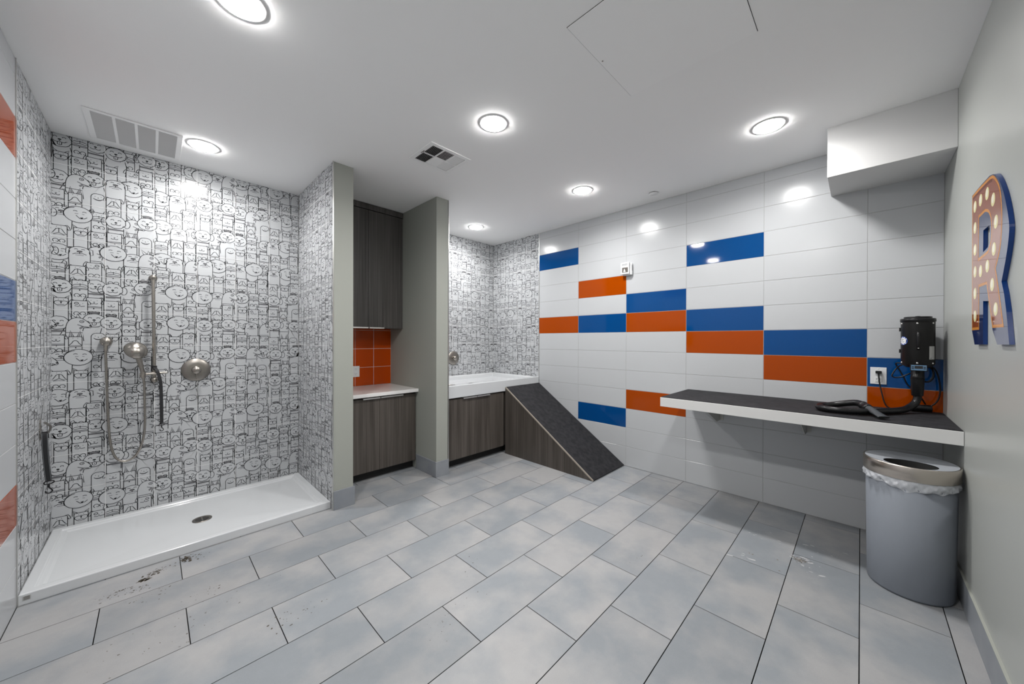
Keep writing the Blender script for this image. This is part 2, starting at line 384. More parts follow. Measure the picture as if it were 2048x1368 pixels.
def kinds():
    K = []
    b = body()
    K.append((b, [L(b), flop(-1), flop(1), DOT(-.17, .02), DOT(.17, .02), ('d', [(-.07, -.10), (.07, -.10), (0, -.17)]), L(WM(-.20))] + collar() + paws()))
    K.append((b, [L(b), flop(-1), flop(1), DOT(-.12, .10), DOT(.12, .10), L([(0, -.02), (-.14, -.06), (-.30, -.36), (-.40, -.48), (-.24, -.50), (0, -.36), (.24, -.50), (.40, -.48), (.30, -.36), (.14, -.06), (0, -.02)]), L([(0, -.02), (0, -.34)]), T([(-.30, -.56), (0, -.50), (.30, -.56)])] + paws()))
    bb = body(.36, .10, .05)
    K.append((bb, [L(bb), L([(-.34, .05), (-.26, .62), (-.08, .10)]), L([(.34, .05), (.26, .62), (.08, .10)]), S([(-.26, .14), (-.24, .50), (-.14, .12)]), S([(.26, .14), (.24, .50), (.14, .12)]), DOT(-.13, -.02), DOT(.13, -.02), L(arc(0, -.46, .18, .24, 10, 170, 8)), L([(-.18, -.42), (-.34, -.62)]), L([(.18, -.42), (.34, -.62)])] + collar(-.66, .36)))
    h = wobble(0, -.10, .44, .40, 9, .07)
    K.append((h + [(.44, -1.7), (-.44, -1.7)], [L(h), L(arc(-.50, -.16, .16, .26, 50, 320, 10)), L(arc(.50, -.16, .16, .26, 130, -140, 10)), L(arc(-.16, .0, .07, .06, 0, 180, 5)), L(arc(.16, .0, .07, .06, 0, 180, 5)), ('d', circ(0, -.14, .07, .05, 8)), L(WM(-.22, 1.1)), L([(-.36, -.50), (-.36, -1.6)]), L([(.36, -.50), (.36, -1.6)]), L([(-.36, -.60), (.36, -.60)]), S([(-.36, -.60), (.36, -.60), (.36, -.68), (-.36, -.68)])]))
    h = circ(.05, -.16, .60, .52, 22)
    K.append((h, [L(h), L(arc(-.02, -.2, .54, .48, 100, 200, 8)), L(arc(-.08, .02, .09, .05, 20, 160, 5)), L(arc(.30, .0, .09, .05, 20, 160, 5)), L([(-.05, -.22), (.12, -.42), (.30, -.38), (.42, -.28)]), ('d', [(.10, -.34), (.26, -.30), (.20, -.44)]), T([(-.1, -.12), (.05, -.10)]), T([(.2, -.1), (.3, -.12)]), L([(-.40, .26), (-.56, .34), (-.62, .10)]), L([(.50, .22), (.66, .24), (.66, .02)])]))
    h = [(-.46, -1.0), (-.44, -.30), (-.30, .08), (-.05, .24), (.20, .20), (.46, -.02), (.60, -.26), (.56, -.38), (.30, -.40), (.24, -.62), (.26, -1.6), (-.46, -1.6)]
    hp = [(p.x, p.y) for p in smooth_path([(x, y, 0) for x, y in h[:10]], 4)]
    K.append((hp + [(.26, -1.6), (-.46, -1.6)], [L(hp), L([(-.20, .18), (-.32, .52), (-.02, .24)]), L([(-.02, .24), (.02, .50), (.16, .21)]), L(circ(.20, .0, .09, .07, 10)), DOT(.21, 0, .025), ('d', circ(.56, -.27, .06, .05, 7)), L([(.50, -.36), (.22, -.30), (.02, -.20)]), S([(.30, -.36), (.14, -.52), (.08, -.42), (.2, -.3)]), L([(-.46, -.72), (.24, -.72)])]))
    h = wobble(0, -.14, .47, .42, 7, .05)
    K.append((h + [(.44, -1.7), (-.44, -1.7)], [L(h), S(circ(0, .36, .24, .07, 10)), L(circ(0, .36, .24, .07, 10)), L(arc(-.18, -.02, .08, .07, 10, 170, 5)), L(arc(.18, -.02, .08, .07, 10, 170, 5)), ('d', circ(0, -.12, .08, .05, 8)), L(WM(-.20, 1.3)), L([(-.09, -.28), (-.08, -.44), (0, -.48), (.08, -.44), (.09, -.28)]), T([(0, -.30), (0, -.42)]), T([(-.32, -.2), (-.24, -.24)]), T([(.32, -.2), (.24, -.24)]), L([(-.42, -.5), (-.5, -.9), (-.44, -1.5)]), L([(.42, -.5), (.5, -.9), (.44, -1.5)])]))
    K.append((b, [L(b), flop(-1), flop(1), DOT(-.17, .0), L(circ(.17, .0, .11, .09, 10)), DOT(.17, .0), L([(-.28, -.22), (-.08, -.26), (0, -.20), (.08, -.26), (.28, -.20)]), DOT(0, -.12, .03)] + paws(-.85)))
    bs = body(.40, .30, .30)
    K.append((bs, [L(bs), DOT(-.17, .06), DOT(.17, .06), L(arc(0, -.06, .28, .16, 200, 340, 8)), T(arc(0, -.10, .24, .16, 215, 325, 6)), DOT(0, -.04, .03)]))
    K.append((b, [L(b), prick(-1), prick(1), DOT(-.15, .04), DOT(.15, .04), L([(-.46, -.22), (-.28, -.12), (0, -.08), (.28, -.12), (.46, -.22), (.30, -.30), (0, -.24), (-.30, -.30), (-.46, -.22)]), ('d', circ(0, -.07, .05, .04, 6)), T([(0, -.1), (0, -.24)]), T([(-.4, -.26), (-.5, -.34)]), T([(.4, -.26), (.5, -.34)])] + collar(-.42) + paws()))
    h = [(p.x, p.y) for p in smooth_path([(-.50, -1.4, 0), (-.52, -.40, 0), (-.46, .04, 0), (-.18, .22, 0), (.18, .22, 0), (.46, .04, 0), (.52, -.40, 0), (.50, -1.4, 0)], 4)]
    K.append((h, [L(h), L([(-.40, .14), (-.64, .06), (-.66, -.30), (-.52, -.36), (-.46, -.10)]), L([(.40, .14), (.64, .06), (.66, -.30), (.52, -.36), (.46, -.10)]), L(arc(-.17, .02, .08, .04, 0, 180, 5)), L(arc(.17, .02, .08, .04, 0, 180, 5)), S(circ(0, -.12, .13, .05, 10)), L(circ(0, -.12, .13, .05, 10)), L([(0, -.16), (0, -.26)]), L([(-.34, -.34), (-.16, -.26), (0, -.28), (.16, -.26), (.34, -.34)]), T([(-.2, -.40), (.2, -.40)])]))
    bp = body(.38, .20, .06)
    K.append((bp, [L(bp), L([(-.36, .16), (-.44, .42), (-.20, .22)]), L([(.36, .16), (.44, .42), (.20, .22)]), L(arc(-.17, -.20, .19, .15, -20, 200, 8)), L(arc(.17, -.20, .19, .15, -20, 200, 8)), L([(-.36, -.24), (-.22, -.40), (0, -.34), (.22, -.40), (.36, -.24)]), DOT(-.13, .06), DOT(.13, .06), DOT(-.2, -.22, .012), DOT(-.14, -.26, .012), DOT(.2, -.22, .012), DOT(.14, -.26, .012), ('d', [(-.06, -.02), (.06, -.02), (0, -.08)]), T([(-.2, -.46), (.2, -.46)])]))
    return K
KINDS = kinds()
# which dogs stand in which cell of the four repeating tile designs: [back row of 3, front row of 3]
DESIGN = [([10, 4, 9], [1, 11, 7]), ([3, 5, 6], [0, 2, 8]), ([6, 9, 3], [11, 7, 0]), ([4, 10, 5], [9, 1, 7])]

def doodle_wall(name, O, U, W, z0, z1, N, seed, ink=0.044, phase=0.0):
    rnd = random.Random(seed)
    O, U, N = Vector(O), Vector(U), Vector(N); V = Vector((0, 0, 1))
    cell = 0.25 / 3; pitch = 0.125
    vs = []; fs = []; mi = []
    def P(a, b, d): return O + U * min(max(a, 0), W) + V * min(max(b, z0), z1) + N * d
    def fill(poly, d, m_):
        tri = tessellate_polygon([[Vector((x, y, 0)) for x, y in poly]])
        base = len(vs)
        for x, y in poly: vs.append(P(x, y, d))
        for t in tri:
            a, b, c = (poly[i] for i in t)
            if (max(a[0], b[0], c[0]) <= 0 or min(a[0], b[0], c[0]) >= W or max(a[1], b[1], c[1]) <= z0 or min(a[1], b[1], c[1]) >= z1): continue
            fs.append(tuple(i + base for i in t)); mi.append(m_)
    def stroke(pts, wd, d):
        n_ = len(pts)
        if n_ < 2: return
        base = len(vs); closed = (abs(pts[0][0] - pts[-1][0]) + abs(pts[0][1] - pts[-1][1])) < 1e-6
        for i in range(n_):
            a = pts[i - 1] if i > 0 else (pts[-2] if closed else pts[0]); c = pts[i + 1] if i < n_ - 1 else (pts[1] if closed else pts[-1])
            tx, ty = c[0] - a[0], c[1] - a[1]; l = math.hypot(tx, ty) or 1
            nx, ny = -ty / l * wd / 2, tx / l * wd / 2
            vs.append(P(pts[i][0] + nx, pts[i][1] + ny, d)); vs.append(P(pts[i][0] - nx, pts[i][1] - ny, d))
        for i in range(n_ - 1):
            a, b = pts[i], pts[i + 1]
            if (max(a[0], b[0]) <= 0 or min(a[0], b[0]) >= W or max(a[1], b[1]) <= z0 or min(a[1], b[1]) >= z1): continue
            fs.append((base + 2 * i, base + 2 * i + 1, base + 2 * i + 3, base + 2 * i + 2)); mi.append(1)
    vs += [P(0, z0, 0), P(W, z0, 0), P(W, z1, 0), P(0, z1, 0)]; fs.append((0, 1, 2, 3)); mi.append(0)
    top_row = int((z1 - 0.05) / 0.25) + 2
    step = 0.000045; lvl = 1
    ncol = int(W / cell) + 4
    for tr in range(top_row, -2, -1):
        for half in (0, 1):
            for par in (0, 1):
                lvl += 1
                for c in range(-2, ncol):
                    if (c % 2) != par: continue
                    tcx = c // 3; ci = c % 3
                    design = DESIGN[(tcx * 7 + tr * 5 + (tcx * tr) % 3) % 4]
                    k = design[half][ci]
                    outline, strokes = KINDS[k]
                    cx = (c + 0.5) * cell - phase; cy = 0.05 + tr * 0.25 + (0.185 if half == 0 else 0.060)
                    h_ = (design[half][ci] * 37 + ci * 11 + half * 5 + (tcx * 7 + tr * 5) % 4 * 13) % 17 / 16.0
                    big = 1.30 if k in (3, 4, 5, 6) else (1.12 if k == 10 else 1.0)
                    cx += (h_ - .5) * .34 * cell; cy += ((h_ * 7) % 1 - .5) * .45 * cell
                    sx = cell * big * (1 if (tcx + tr) % 2 or k in (4, 5) else -1); sy = cell * big
                    if cx < -cell * 1.2 or cx > W + cell * 1.2 or cy - 1.8 * cell > z1 or cy + cell < z0: continue
                    X = lambda pt: (cx + pt[0] * sx, cy + pt[1] * sy)
                    fill([X(p) for p in outline], lvl * step, 0)
                    for kd, pts in strokes:
                        q = [X(p) for p in pts]
                        if kd == 'l': stroke(q, ink * cell, lvl * step + step * 0.6)
                        elif kd == 't': stroke(q, ink * cell * 0.7, lvl * step + step * 0.6)
                        elif kd == 'd': fill(q, lvl * step + step * 0.6, 1)
                        elif kd == 's': fill(q, lvl * step + step * 0.4, 2)
    d = (lvl + 2) * step
    for k in range(0, int(W / 0.25) + 2):        # vertical joints
        a = 0.25 * k - phase
        if 0.01 < a < W - 0.01:
            b = len(vs); vs.extend([P(a - .0012, z0, d), P(a + .0012, z0, d), P(a + .0012, z1, d), P(a - .0012, z1, d)]); fs.append((b, b + 1, b + 2, b + 3)); mi.append(3)
    for k in range(0, 12):
        z = 0.05 + 0.25 * k
        if z0 + .01 < z < z1 - .01:
            b = len(vs); vs.extend([P(0, z - .0012, d), P(W, z - .0012, d), P(W, z + .0012, d), P(0, z + .0012, d)]); fs.append((b, b + 1, b + 2, b + 3)); mi.append(3)
    me = bpy.data.meshes.new(name)
    me.from_pydata([tuple(v) for v in vs], [], fs)
    for k in ('doodle_white', 'doodle_ink', 'doodle_shade', 'grout_white'): me.materials.append(M[k])
    me.polygons.foreach_set('material_index', mi); me.update()
    # make every face look along N
    bm = bmesh.new(); bm.from_mesh(me)
    bmesh.ops.dissolve_degenerate(bm, dist=1e-7, edges=bm.edges)
    for f_ in bm.faces:
        f_.normal_update()
        if f_.normal.dot(N) < 0: f_.normal_flip()
    bm.to_mesh(me); bm.free()
    o = bpy.data.objects.new(name, me); col.objects.link(o)
    return tag(o, kind='structure')

doodle_wall('wall_shower_back', (XL, YS, 0), (1, 0, 0), P1[0] - XL, 0.0, H, (0, -1, 0), 1, phase=0.01)
doodle_wall('wall_shower_left', (XL - 0.001, YA, 0), (0, 1, 0), YS - YA, 0.0, H, (1, 0, 0), 2, phase=0.10)
doodle_wall('wall_shower_right', (P1[0] + 0.003, YP, 0), (0, 1, 0), YS - YP, 0.0, H, (-1, 0, 0), 3, phase=0.06)
doodle_wall('wall_tub_back', (P2[1], YS, 0), (1, 0, 0), XB - P2[1], 0.75, H, (0, -1, 0), 4, phase=0.02)
doodle_wall('wall_tub_right', (XB + 0.001, YA, 0), (0, 1, 0), YS - YA, 0.75, H, (-1, 0, 0), 5, phase=0.10)
doodle_wall('wall_tub_left', (P2[1] - 0.003, YP, 0), (0, 1, 0), YS - YP, 0.75, H, (1, 0, 0), 6, phase=0.06)

# orange backsplash in the cabinet niche
mb = MB()
tile_sheet(mb, (P2[0], YS - 0.001, 0), (-1, 0, 0), (0, 0, 1), (0, -1, 0), [0, 0.205, 0.41, 0.615, 0.798], [0.842, 1.045, 1.25, 1.455, 1.50], lambda i, j: 1, gap=0.003)
tag(mb.build('wall_backsplash', [M['grout_white'], M['backsplash']], recalc=False), kind='structure')

# ================================================================== OBJECTS
# ------------------------------------------------------------------ shower pans (one on the floor, one raised as a dog tub)
def pan(name, label, cat, x0, x1, y0, y1, z0, z1, depth, drain, rim=0.042, draindirt=True):
    t = thing(name, label, cat, ((x0 + x1) / 2, (y0 + y1) / 2, z0))
    mb = MB()
    def ring(ins, z, fr=None):
        fr = ins if fr is None else fr
        return [(x0 + ins, y0 + fr, z), (x1 - ins, y0 + fr, z), (x1 - ins, y1 - ins, z), (x0 + ins, y1 - ins, z)]
    rs = [ring(0, z0), ring(0, z1 - .004), ring(0.004, z1), ring(rim, z1), ring(rim + .006, z1 - .007), ring(rim + .022, z1 - .009), ring(rim + .034, z1 - depth)]
    vs = [p for q in rs for p in q]; fs = []
    for i in range(len(rs) - 1):
        for k in range(4): fs.append((i * 4 + k, i * 4 + (k + 1) % 4, i * 4 + 4 + (k + 1) % 4, i * 4 + 4 + k))
    b = len(vs) - 4; c = len(vs); n = 24; dr = 0.058; dz = z1 - depth - 0.006
    for k in range(n): a = 2 * PI * k / n; vs.append((drain[0] + dr * math.cos(a), drain[1] + dr * math.sin(a), dz))
    # stitch rectangle to drain ring
    quad_c = [vs[b], vs[b + 1], vs[b + 2], vs[b + 3]]
    def near(k):
        a = 2 * PI * (k + .5) / n; return (2 if math.sin(a) > 0 else 1) if math.cos(a) > 0 else (3 if math.sin(a) > 0 else 0)
    for k in range(n):
        q0, q1 = near(k), near((k + 1) % n)
        fs.append((b + q0, c + (k + 1) % n, c + k))
        if q0 != q1: fs.append((b + q0, b + q1, c + (k + 1) % n))
    fs.append(tuple(c + k for k in range(n))); fs.append((3, 2, 1, 0))
    mb.add(vs, fs, 0)
    mb.build('basin', M['acrylic'], t, bevel=0.003, seg=3)
    db = MB(); db.lathe([(0.056, 0.0), (0.056, 0.003), (0.050, 0.0045), (0.046, 0.003), (0.0, 0.003)], (drain[0], drain[1], dz + 0.0005), (0, 0, 1), 36, 0)
    dd = db.build('drain', M['nickel_dark'], t)
    sb = MB()
    for k in range(-3, 4):
        hw = math.sqrt(0.040 ** 2 - (k * 0.011) ** 2)
        for s_ in (-1, 1):
            sb.box(drain[0] + min(s_ * .004, s_ * hw), drain[0] + max(s_ * .004, s_ * hw), drain[1] + k * 0.011 - .0025, drain[1] + k * 0.011 + .0025, dz + .0030, dz + .0040, 0)
    g = MB(); g.v, g.f, g.m, g.sm = sb.v, sb.f, sb.m, sb.sm
    go = g.build('slots', M['dark'], dd)
    return t
shower = pan('shower_tray', 'low white rectangular shower tray on the floor of the left alcove', 'shower tray', XL + .003, P1[0] + .001, 3.022, 3.906, 0.0, 0.056, 0.016, (0.255, 3.428), rim=0.045)
mb = MB(); mb.box(-0.462, -0.437, 3.0208, 3.0220, 0.022, 0.044)
mb.build('maker_plate', M['label_silver'], shower)
mb = MB()
for k in range(4): mb.box(-0.459 + .0, -0.440, 3.0202, 3.0209, 0.025 + k * .0045, 0.0275 + k * .0045)
mb.build('plate_print', M['nickel_dark'], shower)
tub = pan('dog_washing_tub', 'raised white shallow washing basin on the cabinet in the right alcove', 'tub', P2[1] + .004, XB - .006, 3.018, 3.906, 0.742, 0.872, 0.055, (2.77, 3.41), rim=0.050)

# ------------------------------------------------------------------ cabinets
def edge_pull(parent, x0, x1, y, z, down):
    mb = MB(); s_ = -1 if down else 1
    mb.box(x0, x1, y - .020, y + .004, z - .0012, z + .0012)
    mb.box(x0, x1, y - .020, y - .0175, min(z, z + s_ * -.012), max(z, z + s_ * -.012))
    return mb.build('handle', M['chrome'], parent)
def cabinet(name, label, x0, x1, y0, y1, z0, z1, split, doors, toe, pulls, pz, down, m_, gap=0.003):
    t = thing(name, label, 'cabinet', ((x0 + x1) / 2, (y0 + y1) / 2, z0))
    mb = MB(); mb.box(x0, x1, y0 + .020, y1, z0 + toe, z1)
    mb.build('carcass', m_, t)
    if toe:
        mb = MB(); mb.box(x0, x1, y0 + .075, y1 - .01, z0, z0 + toe); mb.build('toe_kick', M['dark'], t)
    a, b = doors[0], doors[1]; zb, zt = doors[2], doors[3]
    for i, (p, q) in enumerate(((a, split - gap / 2), (split + gap / 2, b))):
        mb = MB(); mb.box(p, q, y0, y0 + .019, zb, zt); d = mb.build('door', m_, t, bevel=0.001)
        edge_pull(d, pulls[i][0], pulls[i][1], y0, pz, down)
    return t
cb = cabinet('base_cabinet', 'dark wood-grain base cabinet under the white counter between the piers', P1[1] + .002, P2[0] - .002, 3.337, 3.905, 0.0, 0.806, 1.556,
             (P1[1] + .004, P2[0] - .012, 0.088, 0.788), 0.085, ((1.386, 1.552), (1.560, 1.794)), 0.795, False, M['wood'])
tag(cb, group=None)
mb = MB(); mb.box(P1[1] + .001, P2[0] - .001, 3.295, 3.906, 0.808, 0.841)
tag(mb.build('countertop', M['quartz'], bevel=0.002), 'white polished stone counter on the base cabinet between the piers', 'countertop')
cabinet('wall_cabinet', 'dark wood-grain wall cabinet reaching the ceiling above the orange backsplash', P1[1] + .002, P2[0] - .002, 3.628, 3.905, 1.470, 2.752, 1.566,
        (P1[1] + .004, P2[0] - .020, 1.472, 2.690), 0.0, ((1.400, 1.560), (1.572, 1.73)), 1.468, True, M['wood_up'])
t_ = [o for o in bpy.data.objects if o.name == 'wall_cabinet'][0]
mb = MB(); mb.box(P1[1] + .003, P2[0] - .003, 3.622, 3.650, 2.696, 2.751); mb.build('top_filler', M['wood_up'], t_)
mb = MB(); mb.box(P2[0] - .018, P2[0] - .003, 3.632, 3.650, 1.470, 2.694); mb.build('side_filler', M['wood_up'], t_)
cabinet('tub_cabinet', 'dark wood-grain cabinet carrying the raised white basin', P2[1] + .004, XB - .006, 3.035, 3.905, 0.0, 0.740, 2.520,
        (P2[1] + .006, 2.940, 0.090, 0.726), 0.088, ((2.330, 2.516), (2.524, 2.710)), 0.733, False, M['wood'])

# ------------------------------------------------------------------ dog ramp
x0, x1 = 2.950, 3.562
ya, za, yb = 3.016, 0.792, 1.800
t = thing('dog_ramp', 'dark wood-grain dog ramp with black rubber deck beside the tiled wall', 'ramp', ((x0 + x1) / 2, (ya + yb) / 2, 0))
mb = MB()
mb.add([(x0, ya, 0), (x0, yb + .02, 0), (x0, ya, za - .012), (x0 + .018, ya, 0), (x0 + .018, yb + .02, 0), (x0 + .018, ya, za - .012)],
       [(0, 1, 2), (3, 5, 4), (0, 3, 4, 1), (1, 4, 5, 2), (2, 5, 3, 0)]); mb.build('side_panel', M['wood'], t)
mb = MB()
mb.add([(x1 - .018, ya, 0), (x1 - .018, yb + .02, 0), (x1 - .018, ya, za - .012), (x1, ya, 0), (x1, yb + .02, 0), (x1, ya, za - .012)],
       [(0, 1, 2), (3, 5, 4), (0, 3, 4, 1), (1, 4, 5, 2), (2, 5, 3, 0)]); mb.build('side_panel', M['wood'], t)
mb = MB()
def slab(mb, xa, xb, off0, off1, yA=ya, yB=yb):
    sl = Vector((0, yA - yB, za)).normalized(); nn = Vector((0, -sl.z, sl.y))
    A = Vector((0, yA, za - .012)); B = Vector((0, yB + .02, 0.0))
    Q = []
    for x in (xa, xb):
        for base in (A, B):
            for o_ in (off0, off1): 
                p = base + nn * o_; Q.append((x, min(p.y, ya), max(p.z, 0.0005)))
    # order: xa:A0,A1,B0,B1 xb:A0,A1,B0,B1
    mb.add(Q, [(0, 1, 3, 2), (4, 6, 7, 5), (0, 4, 5, 1), (2, 3, 7, 6), (1, 5, 7, 3), (0, 2, 6, 4)])
slab(mb, x0 + .0045, x1, 0.0005, 0.014); mb.build('deck', M['mat_black'], t)
mb = MB(); slab(mb, x0 - .002, x0 + .0042, 0.0005, 0.0145)
e = mb.build('edge_trim', mat('beige edge strip', (0.36, 0.32, 0.27), 0.5), t)

# ------------------------------------------------------------------ grooming shelf with brackets
t = thing('wall_shelf', 'long white wall shelf with black rubber top below the grey dryer', 'shelf', (3.25, 0.4, 0.81))
XS0 = 2.925
mb = MB(); mb.box(XS0, XB, YF + .001, 1.172, 0.811, 0.884); mb.build('shelf_board', M['shelf_white'], t, bevel=0.0015)
mb = MB(); mb.box(XS0 + .004, XB - .003, YF + .003, 1.167, 0.8842, 0.8885); mb.build('rubber_top', M['mat_black'], t)
for y in (0.90, 0.30):
    mb = MB(); yy0, yy1 = y - .003, y + .003
    P_ = [(XB - .004, 0.640), (XB - .10, 0.640), (XB - .38, 0.765), (XB - .38, 0.806), (XB - .004, 0.806)]
    vs = [(x, yy0, z) for x, z in P_] + [(x, yy1, z) for x, z in P_]; k = len(P_)
    mb.add(vs, [tuple(range(k)), tuple(range(2 * k - 1, k - 1, -1))] + [(i, (i + 1) % k, k + (i + 1) % k, k + i) for i in range(k)])
    mb.box(XB - .004, XB, y - .03, y + .03, 0.640, 0.806)
    mb.box(XB - .38, XB - .004, y - .03, y + .03, 0.8065, 0.8105)
    mb.build('bracket', M['bracket'], t)

# ------------------------------------------------------------------ wall outlets
def outlet(label, O, U, N, w_=0.080, h_=0.118):
    O, U, N = Vector(O), Vector(U), Vector(N); V = Vector((0, 0, 1))
    t = thing('wall_outlet', label, 'outlet', tuple(O))
    def bx(mb, a0, a1, b0, b1, d0, d1, mi=0):
        P = lambda a, b, d: tuple(O + U * a + V * b + N * d)
        vs = [P(a, b, d) for d in (d0, d1) for b in (b0, b1) for a in (a0, a1)]
        mb.add(vs, [(0, 2, 3, 1), (4, 5, 7, 6), (0, 1, 5, 4), (2, 6, 7, 3), (0, 4, 6, 2), (1, 3, 7, 5)], mi)
    mb = MB(); bx(mb, -w_ / 2, w_ / 2, -h_ / 2, h_ / 2, 0.0005, 0.005); mb.build('cover_plate', M['plastic_white'], t, bevel=0.0015)
    for s_ in (1, -1):
        mb = MB(); bx(mb, -.017, .017, s_ * .026 - .014 - .004, s_ * .026 + .014 + .0, 0.005, 0.0075); so = mb.build('socket', M['plastic_white'], t, bevel=0.001)
        mb = MB(); 
        for a in (-.007, .007): bx(mb, a - .0012, a + .0012, s_ * .026 - .002, s_ * .026 + .008, 0.0076, 0.0079)
        bx(mb, -.002, .002, s_ * .026 - .013, s_ * .026 - .009, 0.0076, 0.0079)
        mb.build('slots', M['dark'], so)
    mb = MB(); mb.lathe([(0.003, 0), (0.003, .0012), (0, .0016)], tuple(O + N * .005 + V * .049), tuple(N), 10); mb.build('screw', M['chrome'], t)
    return t
outlet('white duplex outlet on blue tile with a black plug in it', (XB, -0.088, 1.107), (0, -1, 0), (-1, 0, 0))
outlet('white duplex outlet on the orange backsplash above the counter', (1.550, YS - .001, 1.004), (1, 0, 0), (0, -1, 0))

# ------------------------------------------------------------------ pet dryer on the tiled wall
DX, DY = 3.440, -0.259
t = thing('pet_dryer', 'black canister pet dryer with a hose hanging at the tiled wall over the shelf', 'dryer', (DX, DY, 0.89))
mb = MB(); mb.lathe([(0.050, 1.182), (0.068, 1.196), (0.074, 1.205), (0.074, 1.478)], (DX, DY, 0), (0, 0, 1), 56); mb.build('canister', M['black_metal'], t)
mb = MB(); mb.lathe([(0.0745, 1.472), (0.0775, 1.474), (0.0775, 1.490), (0.0745, 1.494), (0.060, 1.495)], (DX, DY, 0), (0, 0, 1), 56); mb.build('top_band', M['plastic_black'], t)
mb = MB(); mb.lathe([(0.060, 1.4945), (0.062, 1.503), (0.058, 1.506), (0.012, 1.506), (0.012, 1.510), (0, 1.511)], (DX, DY, 0), (0, 0, 1), 48); mb.build('inlet_cap', M['plastic_black'], t)
mb = MB(); mb.box(DX + .05, XB - .001, DY - .03, DY + .03, 1.25, 1.44); mb.box(XB - .006, XB - .0005, DY - .05, DY + .05, 1.22, 1.47); mb.build('wall_mount', M['black_metal'], t)
# direction from the dryer towards the middle of the room
da = math.atan2(-DY, -DX)
def dpos(ang, rr, z): a = da + math.radians(ang); return Vector((DX + rr * math.cos(a), DY + rr * math.sin(a), z))
def ddir(ang): a = da + math.radians(ang); return Vector((math.cos(a), math.sin(a), 0))
for z in (1.462, 1.212):
    for ang in (-66, -1, 58):
        mb = MB(); mb.lathe([(0.0052, 0), (0.0052, .002), (0.003, .0038), (0, .004)], dpos(ang, .0738, z), ddir(ang), 12); mb.build('screw', M['chrome'], t)
mb = MB(); mb.tube([dpos(2, .0735, 1.401), dpos(2, .088, 1.402), dpos(2, .097, 1.385), dpos(2, .098, 1.345), dpos(2, .090, 1.312), dpos(2, .0735, 1.302)], .0075, 10, sub=5); hd = mb.build('handle', M['plastic_black'], t)
for z in (1.385, 1.306):
    mb = MB(); mb.lathe([(0.004, 0), (0.003, .002), (0, .0025)], dpos(2, .098 if z > 1.35 else .0935, z), ddir(2), 10); mb.build('handle_screw', M['chrome'], hd)
mb = MB()
def wrap_patch(mb, ang0, ang1, z0, z1, rr, mi=0, n=10):
    vs = [tuple(dpos(ang0 + (ang1 - ang0) * k / n, rr, z)) for z in (z0, z1) for k in range(n + 1)]
    mb.add(vs, [(k, k + 1, n + 2 + k, n + 1 + k) for k in range(n)], mi, True)
def wrap_disc(mb, angc, zc, rad, rr, mi, ri=0.0, n=36, a0=0, a1=360):
    vs = []
    for k in range(n + 1):
        a = math.radians(a0 + (a1 - a0) * k / n)
        for q in (ri, rad): vs.append(tuple(dpos(angc + math.degrees(q * math.cos(a) / .0741), rr, zc + q * math.sin(a))))
    mb.add(vs, [(2 * k, 2 * k + 1, 2 * k + 3, 2 * k + 2) for k in range(n)], mi, True)
wrap_disc(mb, -56, 1.352, .027, .0745, 1); bd = mb.build('badge', [M['badge_white'], M['badge_blue']], t, recalc=False)
mb = MB(); wrap_disc(mb, -56, 1.352, .0195, .0748, 0)
for k in range(9): wrap_disc(mb, -56, 1.352, .0250, .0748, 0, .0212, 3, 20 + k * 36, 40 + k * 36)
mb.build('badge_print', [M['badge_white'], M['badge_blue']], bd, recalc=False)
mb = MB(); wrap_disc(mb, -56, 1.352, .011, .0751, 0, .009, 20, 40, 330)
for a_, z_ in ((-60, 1.356), (-54, 1.348)): wrap_patch(mb, a_ - 4, a_ + 5, z_, z_ + .0015, .0751, 0, 4)
mb.build('badge_mark', M['nickel_dark'], bd, recalc=False)
mb = MB(); wrap_patch(mb, 40, 68, 1.236, 1.318, .0748); lb = mb.build('rating_label', M['label_silver'], t, recalc=False)
mb = MB(); mb.lathe([(0.0035, 0), (0.002, .0012), (0, .0014)], dpos(47, .0748, 1.244), ddir(47), 8); mb.build('label_dot', M['webbing_edge'], lb)
for z in (1.425, 1.285):
    mb = MB(); p = dpos(-86, .0765, z); mb.box(p.x - .005, p.x + .005, p.y - .004, p.y + .004, z - .012, z + .012); mb.build('clip', M['plastic_black'], t)
# control panel
a = da; nv = Vector((math.cos(a), math.sin(a), 0)); tv = Vector((-nv.y, nv.x, 0))
def obox(mb, c, hw, hh, d, mi=0):
    c = Vector(c); vs = [tuple(c + tv * x + nv * y + Vector((0, 0, z))) for z in (-hh, hh) for y in (-d, d) for x in (-hw, hw)]
    mb.add(vs, [(0, 2, 3, 1), (4, 5, 7, 6), (0, 1, 5, 4), (2, 6, 7, 3), (0, 4, 6, 2), (1, 3, 7, 5)], mi)
mb = MB(); obox(mb, dpos(4, .062, 1.182), .036, .020, .012); cp = mb.build('control_box', M['plastic_black'], t, bevel=.002)
mb = MB(); obox(mb, dpos(4, .0745, 1.183), .032, .0165, .0008); cq = mb.build('control_panel', M['panel_blue'], t)
mb = MB(); obox(mb, dpos(4, .0757, 1.186), .017, .0085, .0006); mb.build('display', M['screen'], cq)
for s_ in (-1, 1):
    for zz in (.006, -.004):
        mb = MB(); c = dpos(4, .0757, 1.182 + zz) + tv * (.0245 * s_); obox(mb, c, .0045, .0028, .0006); mb.build('button', M['screen'], cq)
mb = MB(); mb.lathe([(0.030, 1.186), (0.029, 1.130), (0.0305, 1.128), (0.0305, 1.112), (0.029, 1.110)], (DX, DY, 0), (0, 0, 1), 36)
mb.lathe([(0.033, 1.112), (0.031, 1.10), (0.027, 1.005), (0.024, 1.000)], (DX, DY, 0), (0, 0, 1), 36); mb.build('outlet_nozzle', M['plastic_black'], t)
hz = 0.8905 + .021
